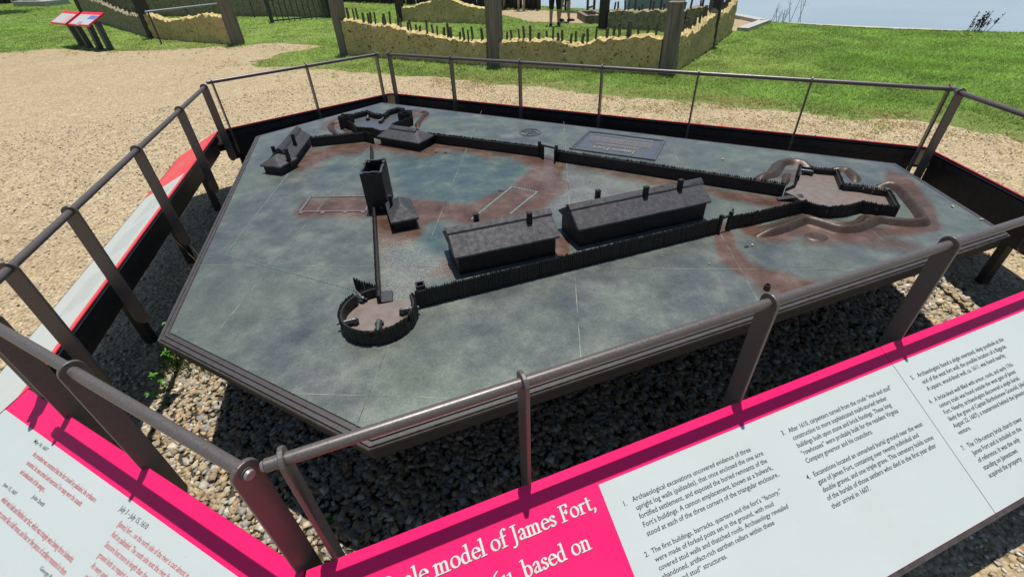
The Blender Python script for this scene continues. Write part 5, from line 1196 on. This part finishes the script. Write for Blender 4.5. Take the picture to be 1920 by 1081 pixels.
# ---- people
_pending = []
def skin_obj(name, J, E_, parent, mat, root):
    me = bpy.data.meshes.new(name); keys = list(J); me.from_pydata([J[k][0] for k in keys], [(keys.index(a), keys.index(b)) for a, b in E_], []); o = link(name, me, None, parent); o.data.materials.append(mat)
    md = o.modifiers.new('skin', 'SKIN'); me.skin_vertices.new() if not me.skin_vertices else None
    for i, k in enumerate(keys): rr_ = J[k][1]; me.skin_vertices[0].data[i].radius = rr_ if isinstance(rr_, tuple) else (rr_, rr_)
    for sv in me.skin_vertices[0].data: sv.use_root = False
    me.skin_vertices[0].data[keys.index(root)].use_root = True
    md.use_smooth_shade = True; sb = o.modifiers.new('sub', 'SUBSURF'); sb.levels = sb.render_levels = 1; _pending.append(o); return o
def person(loc, rz, H, label, top, bottom, leg_len, shoe, stride=.12, arm=.10, seed=0):
    th_ = empty('person', (loc[0], loc[1], 0), rz, label, 'person'); c, s = math.cos(rz), math.sin(rz)
    W_ = lambda x, y, z: (loc[0] + (c * x - s * y) * H, loc[1] + (s * x + c * y) * H, z * H)
    J = {'pel': (W_(0, 0, .53), (.085 * H, .06 * H)), 'bel': (W_(0, .005, .61), (.078 * H, .056 * H)), 'che': (W_(0, .005, .73), (.088 * H, .06 * H)), 'nb': (W_(0, 0, .825), .034 * H), 'nk': (W_(0, .008, .865), .032 * H), 'hd': (W_(0, .015, .915), (.044 * H, .052 * H)), 'ht': (W_(0, .005, .965), (.038 * H, .046 * H))}
    E_ = [('pel', 'bel'), ('bel', 'che'), ('che', 'nb'), ('nb', 'nk'), ('nk', 'hd'), ('hd', 'ht')]
    for q, sg in (('l', -1), ('r', 1)):
        st = stride * sg; J['hip' + q] = (W_(.052 * sg, 0, .49), .050 * H); J['kn' + q] = (W_(.056 * sg, st * .5 + .02, .28), .033 * H); J['cf' + q] = (W_(.056 * sg, st * .72, .19), .031 * H); J['an' + q] = (W_(.056 * sg, st, .045), .021 * H); J['to' + q] = (W_(.066 * sg, st + .075, .016), .016 * H)
        E_ += [('pel', 'hip' + q), ('hip' + q, 'kn' + q), ('kn' + q, 'cf' + q), ('cf' + q, 'an' + q), ('an' + q, 'to' + q)]
        a_ = -arm * sg; J['sh' + q] = (W_(.105 * sg, 0, .805), .034 * H); J['el' + q] = (W_(.140 * sg, a_ * .4 - .01, .635), .024 * H); J['wr' + q] = (W_(.150 * sg, a_ + .02, .495), .016 * H); J['pa' + q] = (W_(.150 * sg, a_ + .03, .455), (.012 * H, .020 * H))
        E_ += [('che', 'sh' + q), ('sh' + q, 'el' + q), ('el' + q, 'wr' + q), ('wr' + q, 'pa' + q)]
        for f in range(4): k = 'f%d' % f + q; J[k] = (W_(.150 * sg, a_ + .018 + .009 * f, .408 + .006 * abs(f - 1.5)), .0052 * H); E_.append(('pa' + q, k))
        J['th' + q] = (W_(.143 * sg, a_ + .058, .437), .0056 * H); E_.append(('wr' + q, 'th' + q))
    skin_obj('body', J, E_, th_, M['skin'], 'pel')
    K = {'pel': (J['pel'][0], (.096 * H, .070 * H)), 'top': (W_(0, 0, .585), (.088 * H, .066 * H))}; E2 = [('pel', 'top')]
    for q in 'lr':
        hip, kn, an = Vector(J['hip' + q][0]), Vector(J['kn' + q][0]), Vector(J['an' + q][0]); K['hip' + q] = (tuple(hip), .061 * H); K['mid' + q] = (tuple(hip.lerp(kn, .55)), .052 * H); end = kn.lerp(an, leg_len); 
        if leg_len > 0: K['kn' + q] = (tuple(kn), .045 * H)
        else: end = hip.lerp(kn, 1 + leg_len)
        K['end' + q] = (tuple(end), .041 * H); E2 += [('pel', 'hip' + q), ('hip' + q, 'mid' + q)] + ([('mid' + q, 'kn' + q), ('kn' + q, 'end' + q)] if leg_len > 0 else [('mid' + q, 'end' + q)])
    skin_obj('trousers', K, E2, th_, bottom, 'pel')
    K = {'hem': (W_(0, 0, .50), (.100 * H, .074 * H)), 'bel': (J['bel'][0], (.092 * H, .068 * H)), 'che': (J['che'][0], (.098 * H, .070 * H)), 'nb': (W_(0, 0, .82), .046 * H)}; E3 = [('hem', 'bel'), ('bel', 'che'), ('che', 'nb')]
    for q in 'lr': sh, el = Vector(J['sh' + q][0]), Vector(J['el' + q][0]); K['sh' + q] = (tuple(sh), .043 * H); K['el' + q] = (tuple(sh.lerp(el, .7)), .038 * H); E3 += [('che', 'sh' + q), ('sh' + q, 'el' + q)]
    skin_obj('shirt', K, E3, th_, top, 'che')
    for q in 'lr':
        an, to = Vector(J['an' + q][0]), Vector(J['to' + q][0]); d_ = (to - an); d_.z = 0; d_.normalize(); base = Vector((an.x, an.y, .0))
        MB().tube([base - d_ * .05 + Vector((0, 0, .035)), base - d_ * .01 + Vector((0, 0, .045)), base + d_ * .07 + Vector((0, 0, .04)), base + d_ * .15 + Vector((0, 0, .03)), base + d_ * .20 + Vector((0, 0, .022))], [.03, .044, .042, .038, .02], 10).build('shoe', shoe, th_, 60)
    hb = Vector(W_(0, -.006, .945)); g = MB(); S = 12
    for i in range(7):
        ph = math.pi / 2 * i / 6 * 1.25
        for k in range(S): a_ = 2 * math.pi * k / S; g.v.append((hb.x + .060 * H * math.sin(ph) * math.cos(a_), hb.y + .062 * H * math.sin(ph) * math.sin(a_), hb.z + .052 * H * math.cos(ph)))
    g.f = [(i * S + k, i * S + (k + 1) % S, (i + 1) * S + (k + 1) % S, (i + 1) * S + k) for i in range(6) for k in range(S)]; g.build('hair', M['wood_dark'], th_, 60)
    return th_
person((1.56, 15.12), math.radians(-14), 1.68, 'person walking in black capri trousers and a black top by the gravel walk', M['cloth_black'], M['cloth_black'], .25, M['shoe_dark'], .07, .12)
person((1.93, 15.95), math.radians(-60), 1.74, 'person in green shirt and black shorts beside the timber steps', M['cloth_green'], M['cloth_black'], -.06, M['shoe_dark'], .06, .08)
person((.78, 19.35), math.radians(170), 1.66, 'person in grey shirt and pale shoes in front of the log palisade', M['cloth_grey'], M['cloth_grey'], -.30, M['shoe_white'], .04, .05)
person((.10, 20.0), math.radians(20), 1.70, 'person in dark red shirt near the end of the log palisade', M['cloth_red'], M['cloth_black'], .5, M['shoe_dark'], .05, .05)
bpy.context.view_layer.update(); dg = bpy.context.evaluated_depsgraph_get()
for o in _pending:
    me = bpy.data.meshes.new_from_object(o.evaluated_get(dg)); mats = [m for m in o.data.materials]; o.modifiers.clear(); old = o.data; o.data = me; me.name = old.name; bpy.data.meshes.remove(old); smooth(me)
    if not me.materials:
        for m in mats: me.materials.append(m)

# ---- plants
def leaf_card(mb, p, d_, L, w, droop=.3):
    d_ = Vector(d_).normalized(); s_ = d_.cross(Vector((0, 0, 1))); s_ = s_.normalized() if s_.length > 1e-3 else Vector((1, 0, 0)); n_ = 4; vs_ = []
    for i in range(n_ + 1):
        t = i / n_; c = Vector(p) + d_ * (L * t) - Vector((0, 0, droop * L * t * t)); ww = w * math.sin(math.pi * (t * .88 + .06)) ; up = Vector((0, 0, w * .18)); vs_ += [c - s_ * ww / 2 + up, c, c + s_ * ww / 2 + up]
    mb.add(vs_, [(i * 3, i * 3 + 1, i * 3 + 4, i * 3 + 3) for i in range(n_)] + [(i * 3 + 1, i * 3 + 2, i * 3 + 5, i * 3 + 4) for i in range(n_)])
def paint(o, c): me = o.data; ca = me.color_attributes.new('tint', 'FLOAT_COLOR', 'POINT'); ca.data.foreach_set('color', np.tile(np.array((*c, 1), np.float32), len(me.vertices)))
def weed(p, h, seed, label):
    r = random.Random(seed); th_ = empty('weed_plant', (p[0], p[1], 0), 0, label, 'weed', 'weeds at the edge of the model'); g = MB(); pts = [Vector((p[0], p[1], 0))]
    for i in range(5): pts.append(pts[-1] + Vector((r.uniform(-.012, .012), r.uniform(-.012, .012), h / 5)))
    st = MB().tube(pts, [.003] * 3 + [.0022] * 3, 6).build('stem', M['leafgreen'], th_, 60); paint(st, (.10, .22, .03))
    for i in range(1, 6):
        for k in range(3 if i < 5 else 5):
            a_ = r.uniform(0, 6.28); g = MB(); leaf_card(g, pts[i], (math.cos(a_), math.sin(a_), .35), r.uniform(.022, .042), r.uniform(.008, .013)); o = g.build('leaf', M['leafgreen'], th_, 60); v = r.uniform(.8, 1.3); paint(o, (.10 * v, .30 * v, .035 * v))
for i, (p, h, lab) in enumerate((((-2.00, 2.02), .22, 'tallest bright green weed rising beside the table corner'), ((-1.95, 1.90), .12, 'small green weed in the shade by the table corner'), ((-1.90, 1.72), .14, 'green weed at the sunlit stones by the left railing panel'), ((-1.84, 1.60), .14, 'leafy green weed at the sunlit stones nearest the quotation panel'), ((-1.88, 2.02), .16, 'pale green weed under the table edge moulding'), ((-.80, .93), .06, 'tiny green weed between the two front railings'))): weed(p, h, 20 + i, lab)
def tuft(p, n_, h, label, seed, tint, lean=.5):
    r = random.Random(seed); mb = MB()
    for i in range(n_):
        a_ = r.uniform(0, 6.28); b_ = Vector((p[0] + r.uniform(-.02, .02), p[1] + r.uniform(-.02, .02), 0)); hh = h * r.uniform(.6, 1.1); ln = Vector((math.cos(a_), math.sin(a_), 0)) * hh * r.uniform(.15, lean); w = Vector((-math.sin(a_), math.cos(a_), 0)) * .0028; vs_ = []
        for t in (0, .35, .7, 1): c = b_ + Vector((0, 0, hh * (t - .25 * t * t))) + ln * t * t; vs_ += [c - w * (1 - t * .9), c + w * (1 - t * .9)]
        mb.add(vs_, [(0, 1, 3, 2), (2, 3, 5, 4), (4, 5, 7, 6)])
    o = mb.build('grass_tuft', M['leafgreen'], None, 60); paint(o, tint); tag(o, label, 'grass', kind='stuff')
tuft((-1.86, 2.42), 22, .62, 'dry grass tuft leaning over the table edge', 3, (.30, .22, .09)); tuft((-1.92, 2.28), 14, .5, 'green grass tuft beside the table edge', 4, (.09, .20, .03)); tuft((-2.25, 3.6), 18, .4, 'grass tuft under the far corner of the table', 5, (.16, .2, .05))
tuft((-2.1, 2.9), 20, .35, 'grass tuft in the shade of the left panel', 6, (.12, .17, .04)); tuft((1.6, 1.36), 20, .12, 'grass by the front panel frame', 7, (.09, .2, .03)); tuft((1.95, 1.55), 16, .12, 'grass among the sunlit stones', 8, (.11, .2, .04))
# bare weeds and dark reeds on the bank
def twigs(p, label, n_, h, mat, seed, plume=False, cat='plant'):
    r = random.Random(seed); th_ = empty('bank_plant', (p[0], p[1], -.02), 0, label, cat)
    for i in range(n_):
        a_ = r.uniform(-.5, .5); b_ = Vector((p[0] + r.uniform(-.22, .22), p[1] + r.uniform(-.1, .1), -.03)); hh = h * r.uniform(.55, 1.15); top = b_ + Vector((hh * a_ * .6 + (.25 * hh if plume else 0), r.uniform(-.1, .1), hh)); m = b_.lerp(top, .5) + Vector((r.uniform(-.02, .02), 0, 0)); s_ = MB().tube([b_, m, top], [.007, .005, .002], 5).build('stem', mat, th_, 60)
        g = MB()
        for k in range(16 if plume else 5):
            t = r.uniform(.45 if plume else .35, 1); q = b_.lerp(top, t); d_ = Vector((r.uniform(-1, 1), r.uniform(-1, 1), r.uniform(.4, 1.4))).normalized()
            if plume: leaf_card(g, q, d_, .10 * (1.35 - t), .030)
            else: g.tube([q, q + d_ * r.uniform(.06, .16)], [.003, .0012], 4)
        g.build('seed_head' if plume else 'twig', mat, s_)['kind'] = 'stuff'
twigs((7.40, 14.0), 'bare grey twiggy weed on the bank edge', 9, .42, M['twig'], 3); twigs((7.80, 13.75), 'tall slender leaning weed stems on the bank edge', 4, 1.0, M['twig'], 5); twigs((10.55, 11.30), 'dark purple reed plumes rising over the bank', 13, .36, M['reed'], 7, True)

# ---- fallen leaves on the model
def leaf(px, ang, L, mat, label):
    p = tp(*px); g = MB(); d_ = Vector((math.cos(ang), math.sin(ang), 0)); leaf_card(g, (p.x, p.y, Z + .006), d_, L, L * .42, .10); o = g.build('fallen_leaf', mat, None, 60); tag(o, label, 'leaf', 'fallen leaves on the bronze model')
leaf((1409, 462), .9, .022, M['leaf_dry'], 'pale dry leaf on the bronze outside the gate'); leaf((1395, 464), .3, .028, M['reed'], 'dark leaf lying beside a pale dry one on the bronze')
leaf((1330, 496), 1.6, .012, M['leaf_dry'], 'tiny pale leaf scrap on the bronze below the gate'); leaf((1786, 390), 1.0, .03, M['leaf_dry'], 'curled dry leaf near the short table edge'); leaf((1835, 413), .2, .028, M['leaf_dry'], 'brown leaf against the moulding by the short table edge'); leaf((1352, 300), .4, .03, M['leaf_dry'], 'pale curled leaf on bronze beyond the long palisade')

# ---- shade tree whose trunk stands outside the view
def shade_tree(p, label):
    r = np.random.default_rng(12); th_ = empty('shade_tree', (p[0], p[1], 0), 0, label, 'tree'); trunk = [Vector((p[0], p[1], -.1)), Vector((p[0] + .1, p[1], 1.5)), Vector((p[0] + .5, p[1] + .1, 3.4)), Vector((p[0] + 1.6, p[1] + .2, 5.2))]
    tr = MB().tube(trunk, [.36, .28, .24, .16], 12).build('trunk', M['wood_dark'], th_, 60); lim = []
    for i in range(9):
        a_ = i * .75; e = Vector((p[0] + 4.2 + 3.2 * math.cos(a_), p[1] - .5 + 1.9 * math.sin(a_), 7 + (i % 3) * .7)); lim.append(e); MB().tube([trunk[2 + i % 2], trunk[2 + i % 2].lerp(e, .5) + Vector((0, 0, .5)), e], [.12, .08, .03], 7).build('limb', M['wood_dark'], tr, 60)
    C = np.array([l.lerp(Vector((p[0] + 4.2, p[1] - .5, 7)), t) for l in lim for t in (0, .35, .7)]); n = 9000; c = C[r.integers(0, len(C), n)] + r.normal(0, .62, (n, 3)) * (1, .8, .7); s_ = r.uniform(.05, .11, (n, 1)); a = r.normal(size=(n, 3)); a /= np.linalg.norm(a, axis=1)[:, None]; b = np.cross(a, r.normal(size=(n, 3))); b /= np.linalg.norm(b, axis=1)[:, None]
    V = np.stack([c - a * s_ * 1.5, c + b * s_, c + a * s_ * 1.5, c - b * s_], 1).reshape(-1, 3); cl = np.repeat(np.array((.05, .11, .025)) * r.uniform(.7, 1.4, (n, 1)), 4, 0)
    k = np_mesh('crown', V, np.arange(4 * n).reshape(-1, 4), M['leafgreen'], cl, 'tint', th_); k['kind'] = 'stuff'
shade_tree((-33.0, 30.6), 'leafy tree shading the lawn before the stone slab')

# ---- worn sandy strip along the top of the bank
def bank_strip():
    xs = np.linspace(7.5, 10.4, 60); y = np.interp(xs, shore_x, shore_y); w = .10 + .14 * np.sin(np.clip((xs - 7.5) / 2.9, 0, 1) * math.pi) + (vnoise(np.c_[xs, xs * 0], 4, 2) - .5) * .06
    poly = [(a, b - .02) for a, b in zip(xs, y)] + [(a, b - .02 - c) for a, b, c in zip(xs[::-1], y[::-1], w[::-1])]
    tag(sheet('sandy_edge', poly, .034, M['sand']), 'worn pale sandy strip along the top of the bank', 'path', kind='structure')
bank_strip()
